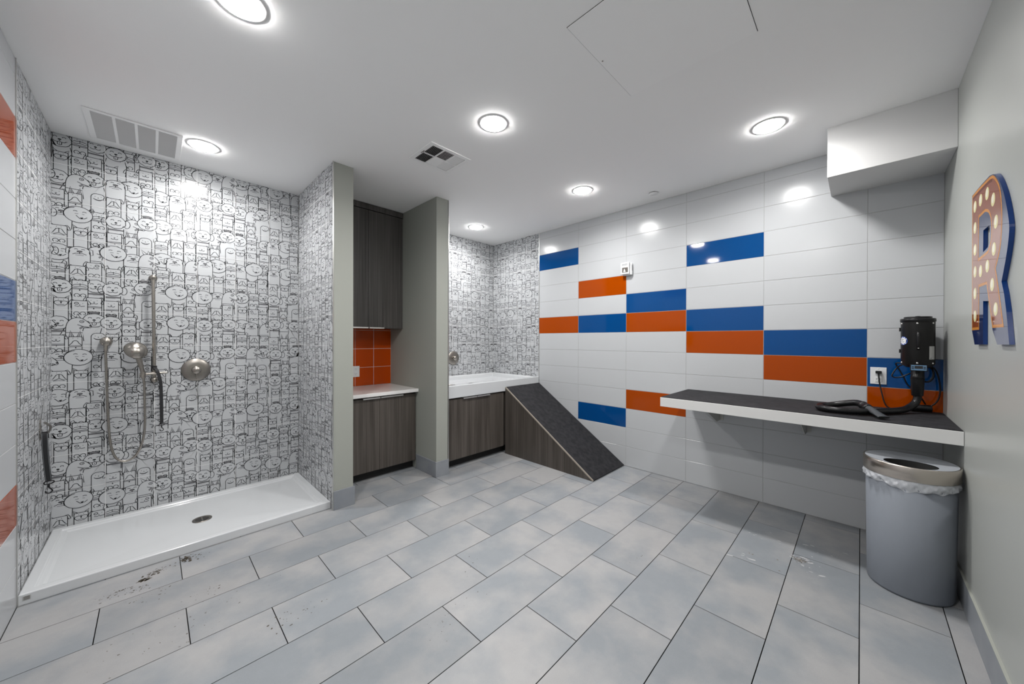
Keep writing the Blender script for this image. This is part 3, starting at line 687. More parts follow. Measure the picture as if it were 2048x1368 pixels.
hose = [(DX, DY, 1.02), (DX, DY, .985), (DX - .012, DY + .012, .950), (DX - .06, DY + .05, .918), (3.30, -0.165, hz), (3.20, -0.10, hz), (3.09, -0.01, hz), (3.05, 0.08, hz), (3.06, 0.155, hz), (3.11, 0.195, hz), (3.18, 0.19, hz),
        (3.225, 0.14, hz + .006), (3.235, 0.08, hz + .022), (3.225, 0.03, hz + .034), (3.200, 0.0, hz + .034), (3.165, -0.020, hz + .026)]
mb = MB(); mb.tube(hose, .0195, 16, sub=14, ridge=.035); mb.build('hose', M['plastic_black'], t)
ca = Vector((3.185, -0.008, hz + .031)); cb_ = Vector((3.085, -0.062, hz + .004)); dd_ = (cb_ - ca).normalized()
mb = MB(); mb.lathe([(.021, 0), (.025, .002), (.025, .012), (.0235, .014), (.0235, .040), (.025, .042), (.024, .058), (.021, .060)], ca, dd_, 28); cp2 = mb.build('hose_coupler', M['plastic_black'], t)
mb = MB()
p0 = ca + dd_ * .056; p1 = Vector((3.000, -0.098, hz - .008)); dn = (p1 - p0).normalized(); sd = dn.cross(Vector((0, 0, 1))).normalized(); un_ = sd.cross(dn)
vs = []; N_ = 20
for i, (tt, rx, rz) in enumerate([(0, .019, .019), (.3, .0185, .018), (.65, .022, .011), (1, .027, .0065)]):
    c = p0 + (p1 - p0) * tt
    for k in range(N_): a = 2 * PI * k / N_; vs.append(tuple(c + sd * rx * math.cos(a) + un_ * rz * math.sin(a)))
mb.add(vs, [(i * N_ + k, i * N_ + (k + 1) % N_, (i + 1) * N_ + (k + 1) % N_, (i + 1) * N_ + k) for i in range(3) for k in range(N_)], 0, True)
mb.build('flat_nozzle', M['nozzle'], t)
mb = MB()
vs = [tuple(p1 + dn * .0003 + sd * .023 * math.cos(2 * PI * k / 20) + un_ * .0045 * math.sin(2 * PI * k / 20)) for k in range(20)]
mb.add(vs, [tuple(range(20))]); mb.build('nozzle_mouth', M['dark'], t)
# motor lead, control lead and mains lead
X_ = 3.50
mb = MB(); mb.tube([(3.46, -.20, 1.205), (X_, -.168, 1.20), (X_, -.185, 1.155), (X_, -.205, 1.105), (X_, -.222, 1.06), (3.50, -.27, 1.0), (3.52, -.30, .94)], .0042, 8); mb.build('cord', M['plastic_black'], t)
mb = MB(); mb.tube([(3.45, -.20, 1.20), (X_ - .01, -.175, 1.175), (X_ - .02, -.150, 1.125), (X_ - .02, -.160, 1.108), (X_ - .02, -.190, 1.112), (X_ - .02, -.225, 1.135), (3.45, -.245, 1.15)], .0042, 8); mb.build('cord', M['plastic_black'], t)
mb = MB(); mb.tube([(3.45, -.30, 1.20), (X_, -.328, 1.165), (X_, -.330, 1.12), (X_, -.312, 1.09), (X_ - .01, -.29, 1.09), (3.46, -.262, 1.10)], .0055, 8); mb.build('cord', M['plastic_black'], t)
mb = MB(); mb.tube([(3.46, -.31, 1.20), (X_, -.342, 1.16), (X_ + .01, -.358, 1.08), (X_ + .01, -.358, 1.005), (X_ + .01, -.342, .955), (3.515, -.315, .925)], .0042, 8); mb.build('cord', M['plastic_black'], t)
mb = MB(); mb.tube([(XB - .032, -.088, 1.135), (XB - .034, -.089, 1.11), (3.535, -.094, 1.05), (3.52, -.105, .985), (3.51, -.118, .925), (3.505, -.14, .897), (3.50, -.20, .894), (3.505, -.245, .900)], .0040, 8); mb.build('mains_cord', M['plastic_black'], t)
mb = MB(); mb.box(XB - .040, XB - .0080, -.103, -.073, 1.124, 1.142); mb.build('plug', M['plastic_black'], t, bevel=.003)
mb = MB(); mb.cyl((3.505, -.235, .913), (3.520, -.325, .915), .0235, .0225, 20); mb.build('inline_adapter', M['plastic_black'], t)

# ------------------------------------------------------------------ notification device on the tiled wall
t = thing('alarm_strobe', 'small white wall alarm device at the corner of an orange tile', 'alarm', (XB, 1.778, 2.10))
mb = MB(); mb.box(XB - .034, XB - .0005, 1.722, 1.826, 2.040, 2.170); mb.build('back_box', M['plastic_white'], t, bevel=.012, seg=3)
mb = MB(); mb.box(XB - .058, XB - .034, 1.740, 1.836, 2.048, 2.178); mb.build('front_cover', M['plastic_white'], t, bevel=.010, seg=3)
mb = MB(); mb.box(XB - .0600, XB - .0575, 1.752, 1.816, 2.070, 2.122); ww = mb.build('strobe_window', M['nickel_dark'], t)
mb = MB(); mb.add([(XB - .0608, 1.803, 2.076), (XB - .0608, 1.776, 2.076), (XB - .0608, 1.790, 2.112)], [(0, 1, 2)]); mb.build('reflector', M['badge_white'], ww)
mb = MB()
for k in range(4): mb.box(XB - .0590, XB - .0575, 1.757, 1.818, 2.144 + k * .005, 2.146 + k * .005)
mb.build('sound_slots', M['webbing_edge'], t); mb = MB()
for k in range(4): mb.box(XB - .028, XB - .010, 1.7212, 1.7225, 2.09 + k * .014, 2.096 + k * .014)
mb.build('side_slots', M['webbing_edge'], t)

# ------------------------------------------------------------------ shower fittings on the doodle-tiled wall
YW = YS - .006
t = thing('shower_slide_rail', 'tall brushed nickel slide rail on the doodle-tiled shower wall', 'shower rail', (0.006, YW, 1.0))
mb = MB(); mb.cyl((0.005, YW - .055, 1.815), (0.011, YW - .055, 1.035), .0105, n=20); mb.build('bar', M['nickel'], t)
for z, xx in ((1.822, .004), (1.040, .011)):
    mb = MB(); mb.lathe([(.024, 0), (.024, .006), (.014, .010), (.013, .045), (.018, .050), (.018, .070), (.012, .074), (0, .075)], (xx, YW, z), (0, -1, 0), 24); mb.build('wall_bracket', M['nickel'], t)
mb = MB(); mb.cyl((-.068, YW - .080, 1.086), (.080, YW - .080, 1.094), .0095, n=18); mb.cyl((.009, YW - .035, 1.090), (.009, YW - .082, 1.090), .015, n=18)
mb.lathe([(.017, -.018), (.017, .018)], (.009, YW - .055, 1.09), (0, 0, 1), 18); mb.cyl((-.052, YW - .092, 1.066), (-.048, YW - .092, 1.106), .0165, .0145, 18)
mb.build('sliding_holder', M['nickel'], t)
t = thing('hand_shower', 'brushed nickel hand shower with looping metal hose on the slide rail', 'hand shower', (-.08, YW - .1, 1.27))
mb = MB()
ax = Vector((-.28, .62, -.42)).normalized()      # the spray face looks at the wall
mb.lathe([(0, -.042), (.025, -.040), (.046, -.028), (.058, -.011), (.064, .0), (.066, .008), (.063, .014), (.056, .016)], (-.083, YW - .100, 1.272), ax, 40, sx=1.08)
mb.build('head', M['nickel'], t)
mb = MB(); mb.lathe([(.050, .0), (.049, .003), (0, .004)], Vector((-.083, YW - .100, 1.272)) + ax * .0155, ax, 32); mb.build('spray_face', M['plastic_grey'], t)
mb = MB(); mb.tube([(-.078, YW - .108, 1.250), (-.072, YW - .112, 1.215), (-.062, YW - .105, 1.165), (-.052, YW - .094, 1.110), (-.047, YW - .092, 1.060)], lambda s_: .022 - .009 * min(1, s_ * 1.6), 16, sub=6); mb.build('handle', M['nickel'], t)
mb = MB(); mb.tube([(-.047, YW - .092, 1.062), (-.042, YW - .088, 1.0), (-.041, YW - .075, .891), (-.040, YW - .055, .703), (-.054, YW - .045, .573), (-.091, YW - .04, .477), (-.142, YW - .04, .450), (-.186, YW - .04, .484), (-.212, YW - .04, .587), (-.223, YW - .045, .769), (-.230, YW - .055, 1.057), (-.234, YW - .060, 1.245), (-.234, YW - .058, 1.285)], .0072, 12, sub=26, ridge=.05); mb.build('hose', M['nickel'], t)
t = thing('supply_elbow', 'round brushed nickel hose outlet left of the hand shower', 'shower outlet', (-.232, YW, 1.335))
mb = MB(); mb.lathe([(.030, 0), (.031, .006), (.026, .012), (.024, .040), (.029, .046), (.029, .058), (.022, .066), (0, .068)], (-.234, YW, 1.333), (0, -1, 0), 30, sx=1.12); mb.build('flange', M['nickel'], t)
mb = MB(); mb.cyl((-.234, YW - .055, 1.315), (-.234, YW - .058, 1.268), .0125, .010, 18); mb.build('hose_nut', M['nickel'], t)
def valve(label, x, z):
    t = thing('shower_valve', label, 'shower valve', (x, YW, z))
    mb = MB(); mb.lathe([(.092, 0), (.092, .004), (.088, .008), (.050, .011), (.030, .012)], (x, YW, z), (0, -1, 0), 56); mb.build('cover_plate', M['nickel_dark'], t)
    mb = MB(); mb.lathe([(.030, .010), (.030, .052), (.027, .057), (0, .058)], (x, YW, z), (0, -1, 0), 36); hb = mb.build('knob', M['nickel'], t)
    mb = MB(); mb.cyl((x, YW - .045, z - .025), (x, YW - .047, z - .078), .0042, .0035, 12); mb.build('lever', M['nickel'], hb)
    return t
valve('round brushed nickel shower valve right of the slide rail', 0.253, 1.100)
valve('round brushed nickel valve on the tub alcove wall, half behind the pier', 2.840, 1.106)
mb = MB(); mb.tube([(2.20, 3.20, .829), (2.36, 3.235, .829), (2.435, 3.30, .829), (2.41, 3.36, .829), (2.33, 3.385, .829), (2.20, 3.36, .829)], .0075, 10, sub=8)
tag(mb.build('shower_hose', M['nickel_dark']), 'short curve of grey metal shower hose lying in the raised basin', 'hose')

# ------------------------------------------------------------------ leashes and hook
def snap_hook(t, p, s_=1.0, m_='plastic_black', du=Vector((1, 0, 0))):
    p = Vector(p); z = Vector((0, 0, 1))
    mb = MB(); mb.tube([p + du * -.012 * s_, p + du * -.013 * s_ - z * .010 * s_, p - z * .013 * s_ + du * -.004, p + du * .013 * s_ - z * .010 * s_, p + du * .012 * s_, p + du * -.012 * s_], .0024 * s_, 8, sub=3)
    mb.cyl(p - z * .012 * s_, p - z * .028 * s_, .0036 * s_, n=10)
    ring = [p - z * (.028 + .0) * s_, p + du * .006 * s_ - z * .036 * s_, p + du * .010 * s_ - z * .046 * s_, p + du * .002 * s_ - z * .055 * s_, p - du * .008 * s_ - z * .050 * s_, p - du * .009 * s_ - z * .042 * s_]
    mb.tube(ring, .0026 * s_, 8, sub=4); mb.build('snap_hook', M[m_], t)
def strap(t, pts, wd, th, W_, mname, name):
    P = smooth_path(pts, 8); N = len(P); vs = []
    W_ = Vector(W_).normalized()
    for i, p in enumerate(P):
        T = (P[min(i + 1, N - 1)] - P[max(i - 1, 0)]).normalized(); nn = T.cross(W_).normalized()
        for a, b in ((-1, -1), (1, -1), (1, 1), (-1, 1)): vs.append(tuple(p + W_ * (a * wd / 2) + nn * (b * th / 2)))
    fs = [(i * 4 + k, i * 4 + (k + 1) % 4, i * 4 + 4 + (k + 1) % 4, i * 4 + 4 + k) for i in range(N - 1) for k in range(4)] + [(0, 1, 2, 3), ((N - 1) * 4 + 3, (N - 1) * 4 + 2, (N - 1) * 4 + 1, (N - 1) * 4)]
    mb = MB(); mb.add(vs, fs); return mb.build(name, M[mname], t)
t = thing('dog_leash', 'short black dog leash knotted to the slide rail above the holder', 'leash', (.02, YW - .08, 1.1))
mb = MB()
for k in range(3): mb.lathe([(.0145, -.004), (.0175, -.003), (.0175, .003), (.0145, .004)], (.009, YW - .055, 1.128 + .0085 * k), (0.15, 0, 1), 18)
mb.cyl((.005, YW - .075, 1.124), (.024, YW - .078, 1.130), .010, n=12); mb.build('knot', M['webbing'], t)
strap(t, [(.014, YW - .078, 1.132), (.026, YW - .100, 1.110), (.038, YW - .103, 1.06), (.045, YW - .100, 1.0), (.049, YW - .085, .85), (.050, YW - .075, .705)], .019, .006, (1, 0.25, 0), 'webbing', 'strap')
snap_hook(t, (.050, YW - .075, .700))
t = thing('wall_hook', 'angled brushed metal hook on the left doodle-tiled alcove wall', 'hook', (XL, 3.55, .8))
mb = MB(); mb.box(XL, XL + .004, 3.537, 3.567, .735, .862); mb.build('back_plate', M['nickel'], t, bevel=.001)
strap(t, [(XL + .004, 3.545, .748), (XL + .018, 3.54, .757), (XL + .034, 3.535, .778), (XL + .043, 3.53, .814), (XL + .030, 3.53, .833), (XL + .018, 3.53, .845)], .020, .0035, (0.25, 1, 0), 'nickel_dark', 'prong')
t = thing('dog_leash', 'short black dog leash with grey edges hanging from the left wall hook', 'leash', (XL + .03, 3.54, .77))
sp = [(XL + .0215, 3.548, .745), (XL + .0215, 3.544, .775), (XL + .0215, 3.534, .785), (XL + .0215, 3.522, .776), (XL + .022, 3.520, .74), (XL + .023, 3.532, .66), (XL + .026, 3.552, .56), (XL + .029, 3.576, .474)]
st = strap(t, sp, .026, .0035, (1, 0.12, 0), 'webbing', 'strap')
for s_ in (-1, 1):
    off = Vector((.99, .12, 0)) * (s_ * .0100)
    nn = Vector((.12, -.99, 0)) * .0024
    strap(t, [Vector(p) + off + nn for p in sp[3:]], .0020, .001, (1, 0.12, 0), 'webbing_edge', 'edge_stitching')
snap_hook(t, (XL + .030, 3.577, .470), 1.35, du=Vector((.99, .12, 0)))

# ------------------------------------------------------------------ bin
BX, BY = 2.927, -0.193
t = thing('trash_bin', 'round grey trash bin with brushed metal rim under the shelf end', 'bin', (BX, BY, 0))
mb = MB(); mb.lathe([(.152, 0.001), (.160, .003), (.164, .014), (.171, .60), (.168, .60), (.160, .02), (0, .018)], (BX, BY, 0), (0, 0, 1), 72); mb.build('body', M['bin_grey'], t)
mb = MB(); mb.lathe([(.180, .624), (.182, .627), (.182, .694), (.180, .697), (.174, .697), (.174, .624)], (BX, BY, 0), (0, 0, 1), 80); mb.build('metal_rim', M['steel'], t)
# lid: dished grey plastic with an off-centre opening
mb = MB(); n = 72; rings = []
ox, oy, rx, ry = BX - .070, BY + .002, .078, .100
for q in (0, .12, .35, .6, .85, 1.0):
    for k in range(n):
        a = 2 * PI * k / n
        xo, yo = BX + .1745 * math.cos(a), BY + .1745 * math.sin(a)
        xi, yi = ox + rx * math.cos(a), oy + ry * math.sin(a)
        x, y = xo + (xi - xo) * q, yo + (yi - yo) * q
        sdl = ((y - BY) / .1745) ** 2
        z = .6968 - (.007 * math.sin(q * PI / 2)) * (1 - .9 * sdl)
        rings.append((x, y, z))
mb.add(rings, [(i * n + k, i * n + (k + 1) % n, (i + 1) * n + (k + 1) % n, (i + 1) * n + k) for i in range(5) for k in range(n)], 0, True)
mb.build('lid', M['plastic_grey'], t)
mb = MB(); n = 60; zz = (.6895, .62)
mb.add([(ox + rx * q * math.cos(2 * PI * k / n), oy + ry * q * math.sin(2 * PI * k / n), z) for q, z in ((.985, .6885), (.95, .62), (.0, .618)) for k in range(n)], [(i * n + k, i * n + (k + 1) % n, (i + 1) * n + (k + 1) % n, (i + 1) * n + k) for i in range(2) for k in range(n)], 0)
mb.build('opening', M['dark'], t)
mb = MB(); rnd = random.Random(5); n = 160; rows = 9; vs = []
ph = [rnd.uniform(0, 6.28) for _ in range(12)]
for j in range(rows):
    v_ = j / (rows - 1)
    for k in range(n):
        a = 2 * PI * k / n
        fold = .0030 * math.sin(9 * a + 5 * v_ + ph[0]) + .0034 * math.sin(23 * a - 7 * v_ + ph[1]) + .0026 * math.sin(41 * a + 11 * v_ + ph[2]) + .0012 * math.sin(67 * a + ph[3])
        bulge = .0055 * math.sin(v_ * PI) + .0015
        rr = .1725 + bulge + fold * (.35 + v_)
        if j == rows - 1: rr = .1722
        z = .628 - .052 * v_ - v_ * (.007 * math.sin(3 * a + ph[4]) + .005 * math.sin(7 * a + ph[5]) + .004 * math.sin(17 * a + ph[6]))
        vs.append((BX + rr * math.cos(a), BY + rr * math.sin(a), z))
mb.add(vs, [(i * n + k, i * n + (k + 1) % n, (i + 1) * n + (k + 1) % n, (i + 1) * n + k) for i in range(rows - 1) for k in range(n)], 0, True)
tag(mb.build('bin_liner', M['bag']), 'crumpled white plastic liner folded over the trash bin below its rim', 'bag')

# ------------------------------------------------------------------ marquee letter R printed on a board
Y0 = YF + .0005; Y1 = YF + .0125
OUT = [(2.690, 2.030), (2.512, 2.027), (2.377, 2.020), (2.310, 2.004), (2.258, 1.975), (2.207, 1.928), (2.159, 1.868), (2.113, 1.783), (2.106, 1.730), (2.136, 1.658), (2.195, 1.571), (2.160, 1.520), (2.131, 1.455), (2.094, 1.339), (2.248, 1.338), (2.317, 1.396), (2.373, 1.513), (2.470, 1.521), (2.465, 1.337), (2.622, 1.335), (2.677, 1.401)]
HOLE = [(2.473, 1.821), (2.375, 1.820), (2.361, 1.79), (2.366, 1.755), (2.40, 1.735), (2.476, 1.728)]
ORG = [(2.686, 2.028), (2.511, 2.023), (2.377, 2.015), (2.317, 2.002), (2.257, 1.963), (2.217, 1.917), (2.196, 1.857), (2.189, 1.791), (2.202, 1.718), (2.230, 1.674), (2.274, 1.631), (2.238, 1.565), (2.196, 1.480), (2.161, 1.402), (2.317, 1.403), (2.413, 1.585), (2.539, 1.587), (2.536, 1.401), (2.677, 1.401)]
OHOLE = [(2.550, 1.893), (2.445, 1.892), (2.392, 1.875), (2.355, 1.842), (2.342, 1.792), (2.357, 1.749), (2.397, 1.721), (2.554, 1.716)]
BULBS = [(2.628, 1.962), (2.523, 1.963), (2.411, 1.958), (2.317, 1.907), (2.274, 1.81), (2.625, 1.865), (2.622, 1.765), (2.301, 1.71), (2.619, 1.665), (2.515, 1.654), (2.40, 1.658), (2.323, 1.574), (2.617, 1.567), (2.27, 1.474), (2.614, 1.464)]
def soft(lp, i0, i1, sub=5):
    seg = smooth_path([(x, z, 0) for x, z in lp[i0:i1 + 1]], sub)
    return lp[:i0] + [(p.x, p.y) for p in seg] + lp[i1 + 1:]
OUT = soft(OUT, 2, 10); ORG = soft(ORG, 2, 10); OHOLE = soft(OHOLE, 1, 6)
def plate(loops, y0, y1, mi_face=0, mi_side=1):
    mb = MB(); pts = [[Vector((x, z, 0)) for x, z in lp] for lp in loops]; tri = tessellate_polygon(pts); flat = [p for lp in loops for p in lp]
    fr = [(x, y1, z) for x, z in flat]; bk = [(x, y0, z) for x, z in flat]; k = len(flat)
    mb.add(fr + bk, [tuple(t_) for t_ in tri], mi_face)
    mb.add(bk, [tuple(t_) for t_ in tri], mi_side)
    b = 0
    for lp in loops:
        m_ = len(lp); mb.add(fr[b:b + m_] + bk[b:b + m_], [(i, (i + 1) % m_, m_ + (i + 1) % m_, m_ + i) for i in range(m_)], mi_side); b += m_
    return mb
def flat_face(mb, loops, y, mi=0):
    tri = tessellate_polygon([[Vector((x, z, 0)) for x, z in lp] for lp in loops]); flat = [(x, y, z) for lp in loops for x, z in lp]
    fs = []
    for t_ in tri:
        a, b, c = (Vector(flat[i]) for i in t_)
        fs.append(tuple(t_) if (b - a).cross(c - a).y > 0 else tuple(t_)[::-1])
    mb.add(flat, fs, mi)
def inset(lp, d):
    m_ = len(lp); ar = sum(lp[i][0] * lp[(i + 1) % m_][1] - lp[(i + 1) % m_][0] * lp[i][1] for i in range(m_)); s_ = 1 if ar > 0 else -1; out = []
    for i in range(m_):
        a, b, c = Vector(lp[i - 1]), Vector(lp[i]), Vector(lp[(i + 1) % m_])
        e1 = (b - a).normalized(); e2 = (c - b).normalized(); n1 = Vector((-e1.y, e1.x)) * s_; n2 = Vector((-e2.y, e2.x)) * s_
        q = (n1 + n2); q = q / max(q.length_squared, .5) * 2 * 1.0
        out.append((b.x + q.x * d * .5 * 1.0, b.y + q.y * d * .5)) if False else out.append((b.x + (n1 + n2).normalized().x * d / max(.5, math.cos(n1.angle(n2) / 2)), b.y + (n1 + n2).normalized().y * d / max(.5, math.cos(n1.angle(n2) / 2))))
    return out
t = thing('marquee_letter', 'large glossy letter R sign in orange and blue with painted bulbs on the grey wall', 'sign', (2.39, YF, 1.337))
plate([OUT, HOLE], Y0, Y1).build('board', [M['sign_shadow'], M['sign_blue']], t)
mb = MB(); flat_face(mb, [ORG, OHOLE], Y1 + .0002); pr = mb.build('printed_letter', M['sign_border'], t, recalc=False)
mb = MB(); flat_face(mb, [inset(ORG, .012), inset(OHOLE, -.012)], Y1 + .0004); mb.build('letter_face', M['sign_orange'], pr, recalc=False)
mb = MB()
for src, rng, off in ((inset(ORG, .012), range(0, 6), .005), (inset(OHOLE, -.012), [0, 1, 2], .0)):
    for i in rng:
        if i + 1 >= len(src): continue
        a, b = src[i], src[(i + 1) % len(src)]
        if src is not None and off == 0: continue
        mb.quad((a[0], Y1 + .0005, a[1]), (b[0], Y1 + .0005, b[1]), (b[0] + .002, Y1 + .0005, b[1] - .012), (a[0] + .002, Y1 + .0005, a[1] - .012))
mb.build('inner_shadow_line', M['sign_brown'], pr)
for (x, z) in BULBS:
    mb = MB(); n = 24
    mb.add([(x, Y1 + .0006, z)] + [(x + .030 * math.cos(2 * PI * k / n), Y1 + .0006, z + .026 * math.sin(2 * PI * k / n)) for k in range(n)], [(0, 1 + (k + 1) % n, 1 + k) for k in range(n)], 0)
    mb.add([(x, Y1 + .0008, z)] + [(x + .004 + .017 * math.cos(2 * PI * k / n), Y1 + .0008, z + .004 + .017 * math.sin(2 * PI * k / n)) for k in range(n)], [(0, 1 + (k + 1) % n, 1 + k) for k in range(n)], 1)
    mb.build('printed_bulb', [M['bulb'], M['bulb_core']], t, recalc=False)

# ------------------------------------------------------------------ ceiling fittings
LL = ['round recessed downlight above the camera side of the shower, cut by the top edge', 'round recessed downlight over the shower tray beside the long vent',
      'round recessed downlight in mid ceiling near the square diffuser', 'round recessed downlight nearest the soffit box', 'round recessed downlight between diffuser and sprinkler cover',
      'round recessed downlight over the raised basin', 'unseen downlight behind the viewer, added to light the foreground']
ld = bpy.data.lights.new('downlight', 'AREA'); ld.shape = 'DISK'; ld.size = 0.150; ld.energy = LAMP_W; ld.color = LAMP_COL; ld.spread = math.radians(160)
for i, (x, y) in enumerate(LAMPS):
    t = thing('ceiling_light', LL[i], 'ceiling light', (x, y, H), group='recessed downlights')
    mb = MB(); mb.lathe([(.097, -.0005), (.0955, -.0024), (.079, -.0034), (.0776, -.0034)], (x, y, H), (0, 0, 1), 48); mb.build('trim_ring', M['trim_white'], t)
    mb = MB(); mb.lathe([(.0775, -.0012), (.0775, -.0075), (.070, -.0105), (.045, -.0125), (0, -.0135)], (x, y, H), (0, 0, 1), 48); mb.build('lens', M['lens'], t)
    lo = bpy.data.objects.new('downlight', ld); col.objects.link(lo); lo.parent = t; lo.location = (0, 0, -.0145)

# long return-air grille above the shower
t = thing('return_grille', 'long white louvred return vent in the ceiling over the shower', 'vent', (-.07, 3.57, H))
gx0, gx1, gy0, gy1 = -.300, .152, 3.345, 3.810
def frame_rect(mb, x0, x1, y0, y1, w_, z0, z1, wx=None):
    wx = wx or w_
    mb.box(x0, x1, y0, y0 + w_, z0, z1); mb.box(x0, x1, y1 - w_, y1, z0, z1)
    mb.box(x0, x0 + wx, y0 + w_, y1 - w_, z0, z1); mb.box(x1 - wx, x1, y0 + w_, y1 - w_, z0, z1)
mb = MB(); frame_rect(mb, gx0, gx1, gy0, gy1, .022, H - .008, H - .0005, .030); mb.build('frame', M['vent_white'], t, bevel=.002)
mb = MB(); mb.box(gx0 + .01, gx1 - .01, gy0 + .01, gy1 - .01, H - .0012, H - .0004); mb.build('backing', mat('vent cavity grey', (0.20, 0.20, 0.20), .8), t)
wx = (gx1 - gx0 - .06)
for k in (1, 2, 3):
    xx = gx0 + .03 + wx * k / 4; mb = MB(); mb.box(xx - .007, xx + .007, gy0 + .022, gy1 - .022, H - .0085, H - .001); mb.build('divider', M['vent_white'], t)
mb = MB(); yk = gy0 + .026
while yk < gy1 - .028:
    mb.add([(gx0 + .028, yk, H - .0012), (gx1 - .028, yk, H - .0012), (gx1 - .028, yk + .009, H - .0075), (gx0 + .028, yk + .009, H - .0075)], [(0, 1, 2, 3)]); yk += .0125
mb.build('louvers', M['louver'], t)
# square supply diffuser
t = thing('supply_diffuser', 'square white ceiling diffuser with six slatted cells near the piers', 'vent', (1.565, 2.33, H))
dx0, dx1, dy0, dy1 = 1.385, 1.745, 2.168, 2.492
mb = MB(); frame_rect(mb, dx0, dx1, dy0, dy1, .034, H - .007, H - .0005, .036); mb.build('frame', M['vent_white'], t, bevel=.002)
mb = MB(); mb.box(dx0 + .02, dx1 - .02, dy0 + .02, dy1 - .02, H - .0012, H - .0004); mb.build('backing', M['dark'], t)
cw = (dx1 - dx0 - .072) / 3; chh = (dy1 - dy0 - .068) / 2
mb = MB()
for k in (1, 2): xx = dx0 + .036 + cw * k; mb.box(xx - .004, xx + .004, dy0 + .034, dy1 - .034, H - .0075, H - .001)
mb.box(dx0 + .036, dx1 - .036, dy0 + .034 + chh - .004, dy0 + .034 + chh + .004, H - .0076, H - .0011); mb.build('cross_bars', M['vent_white'], t)
for i in range(3):
    for j in range(2):
        ax0 = dx0 + .036 + cw * i + .004; ax1 = ax0 + cw - .008; ay0 = dy0 + .034 + chh * j + .004; ay1 = ay0 + chh - .008
        mb = MB(); nn_ = 7
        for k in range(nn_):
            if i != 1:
                xx = ax0 + (ax1 - ax0) * (k + .5) / nn_; s_ = 1 if i == 2 else -1
                hw = .0066 if i == 2 else .0034
                mb.add([(xx - hw * s_, ay0, H - .0012), (xx - hw * s_, ay1, H - .0012), (xx + hw * s_, ay1, H - .0068), (xx + hw * s_, ay0, H - .0068)], [(0, 1, 2, 3)])
            else:
                yy = ay0 + (ay1 - ay0) * (k + .5) / nn_; s_ = 1 if j == 1 else -1; hw = .0085 if j == 1 else .0068
                mb.add([(ax0, yy - hw * s_, H - .0012), (ax1, yy - hw * s_, H - .0012), (ax1, yy + hw * s_, H - .0068), (ax0, yy + hw * s_, H - .0068)], [(0, 1, 2, 3)])
        mb.build('slats', M['vent_white'], t)
mb = MB(); mb.cyl((dx0 + .028, 2.315, H - .007), (dx0 + .028, 2.315, H - .016), .0025, n=8); mb.box(dx0 + .022, dx0 + .026, 2.30, 2.345, H - .010, H - .007); mb.build('damper_lever', M['nickel_dark'], t)
# access panel
t = thing('access_panel', 'large square flush access panel in the ceiling near the top edge', 'access panel', (1.62, .645, H))
px0, px1, py0, py1 = 1.307, 1.929, .338, .948
mb = MB(); mb.box(px0, px1, py0, py1, H - .0008, H - .0002); mb.build('gap', M['dark'], t)
mb = MB(); mb.box(px0 + .0022, px1 - .0022, py0 + .0022, py1 - .0022, H - .0030, H - .0009); mb.build('panel', mat('access panel paint', (0.92, 0.92, 0.92), .85), t)
mb = MB(); mb.lathe([(.0045, 0), (.004, .0012), (0, .0015)], (1.588, .930, H - .0030), (0, 0, -1), 12); mb.build('latch_screw', M['nickel_dark'], t)
# sprinkler cover
t = thing('sprinkler_cover', 'small round white concealed sprinkler cover near the tiled wall', 'sprinkler', (3.355, 1.415, H))
mb = MB(); mb.lathe([(.030, 0), (.030, -.007)], (3.355, 1.415, H), (0, 0, 1), 28); mb.build('neck', M['dark'], t)
mb = MB(); mb.lathe([(.042, -.006), (.043, -.0075), (.041, -.0095), (0, -.0105)], (3.355, 1.415, H), (0, 0, 1), 36); mb.build('cap', M['trim_white'], t)

# ------------------------------------------------------------------ mud and fur on the floor
from math import cos, sin
rnd = random.Random(11)
mb = MB()
def speck(x, y, rr, z=0.0006, mi=0, el=1.6, ang=None):
    n = rnd.randint(6, 9); an = rnd.uniform(0, PI) if ang is None else ang; ex = rnd.uniform(1, el); vs = [(x, y, z)]
    for k in range(n):
        a = 2 * PI * k / n; q = rr * rnd.uniform(.55, 1.2); px, py = q * ex * cos(a), q * sin(a)
        vs.append((x + px * cos(an) - py * sin(an), y + px * sin(an) + py * cos(an), z))
    mb.add(vs, [(0, 1 + k, 1 + (k + 1) % n) for k in range(n)], mi)
def cluster(x, y, sx_, sy_, n, r0, r1):
    for _ in range(n):
        speck(x + rnd.gauss(0, sx_), min(3.01, y + rnd.gauss(0, sy_)), rnd.uniform(r0, r1) * rnd.random() ** .5, el=2.2, ang=rnd.gauss(.35, .4))
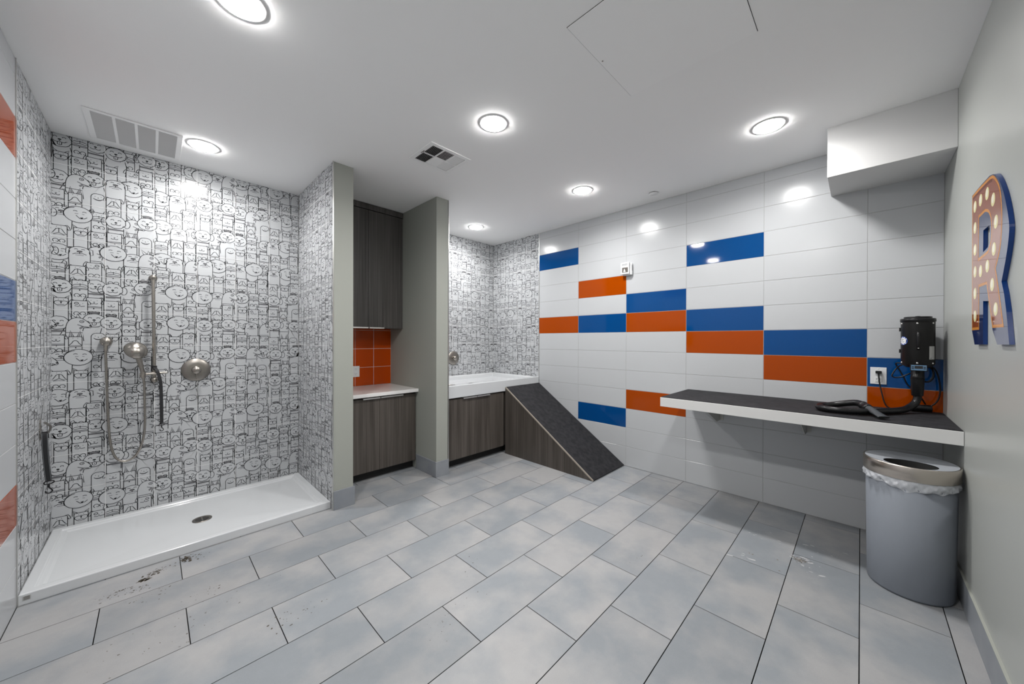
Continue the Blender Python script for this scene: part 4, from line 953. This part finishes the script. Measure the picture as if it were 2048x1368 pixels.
MUD = [(0.01, 2.90, .022, .018, 55, .002, .007), (-.04, 2.86, .014, .010, 26, .003, .009), (-.065, 2.78, .025, .015, 30, .0015, .006), (-.11, 2.83, .022, .012, 24, .001, .005), (-.16, 2.80, .03, .02, 24, .001, .004),
       (.145, 2.945, .018, .020, 75, .002, .007), (.20, 2.94, .025, .02, 34, .001, .005), (.09, 2.93, .03, .02, 22, .001, .004), (.02, 2.66, .05, .03, 26, .001, .004), (.22, 2.50, .05, .03, 26, .001, .004),
       (.13, 2.20, .06, .06, 24, .001, .0035), (.45, 1.98, .03, .03, 20, .0015, .005), (.56, 1.98, .03, .03, 12, .001, .004), (.25, 2.36, .08, .06, 20, .001, .003), (1.1, 1.45, .08, .05, 26, .0008, .0025), (.95, 1.4, .06, .04, 16, .0008, .0025),
       (1.35, 1.65, .05, .04, 16, .0008, .003), (2.10, .98, .05, .04, 12, .0008, .003), (-.1, 2.25, .1, .1, 16, .0008, .003), (.5, 2.5, .1, .08, 16, .0008, .002)]
for c in MUD: cluster(*c)
tag(mb.build('mud_specks', M['dirt'], recalc=False), 'dark dried mud specks scattered on grey floor tiles before the shower tray', 'dirt', kind='stuff')
mb = MB()
for (x, y, sx_, sy_, n) in [(2.80, .26, .04, .03, 30), (3.05, .20, .03, .10, 14), (2.6, .52, .03, .03, 8), (2.95, .45, .02, .08, 10), (2.78, .20, .04, .04, 12)]:
    for _ in range(n):
        speck(x + rnd.gauss(0, sx_), y + rnd.gauss(0, sy_), rnd.uniform(.002, .009) * rnd.random(), z=.0005, el=3.5, ang=rnd.gauss(-1.4, .3))
tag(mb.build('scuff_marks', M['scuff'], recalc=False), 'pale dried water marks on grey floor tiles in front of the shelf', 'stain', kind='stuff')
mb = MB()
for _ in range(60):
    x, y = 2.795 + rnd.gauss(0, .014), .262 + rnd.gauss(0, .018); a = rnd.uniform(0, 2 * PI); l = rnd.uniform(.006, .018)
    mb.tube([(x, y, .0015), (x + l * cos(a) * .5, y + l * sin(a) * .5, rnd.uniform(.002, .007)), (x + l * cos(a), y + l * sin(a), .0015)], .0004, 4, sub=2)
for (x, y) in [(2.66, .50), (2.66, .482), (2.58, .335), (2.70, .36)]: speck(x, y, .004, z=.0012)
tag(mb.build('fur_tuft', M['hair']), 'small brown tuft of shed fur on the floor in front of the shelf', 'fur', kind='stuff')
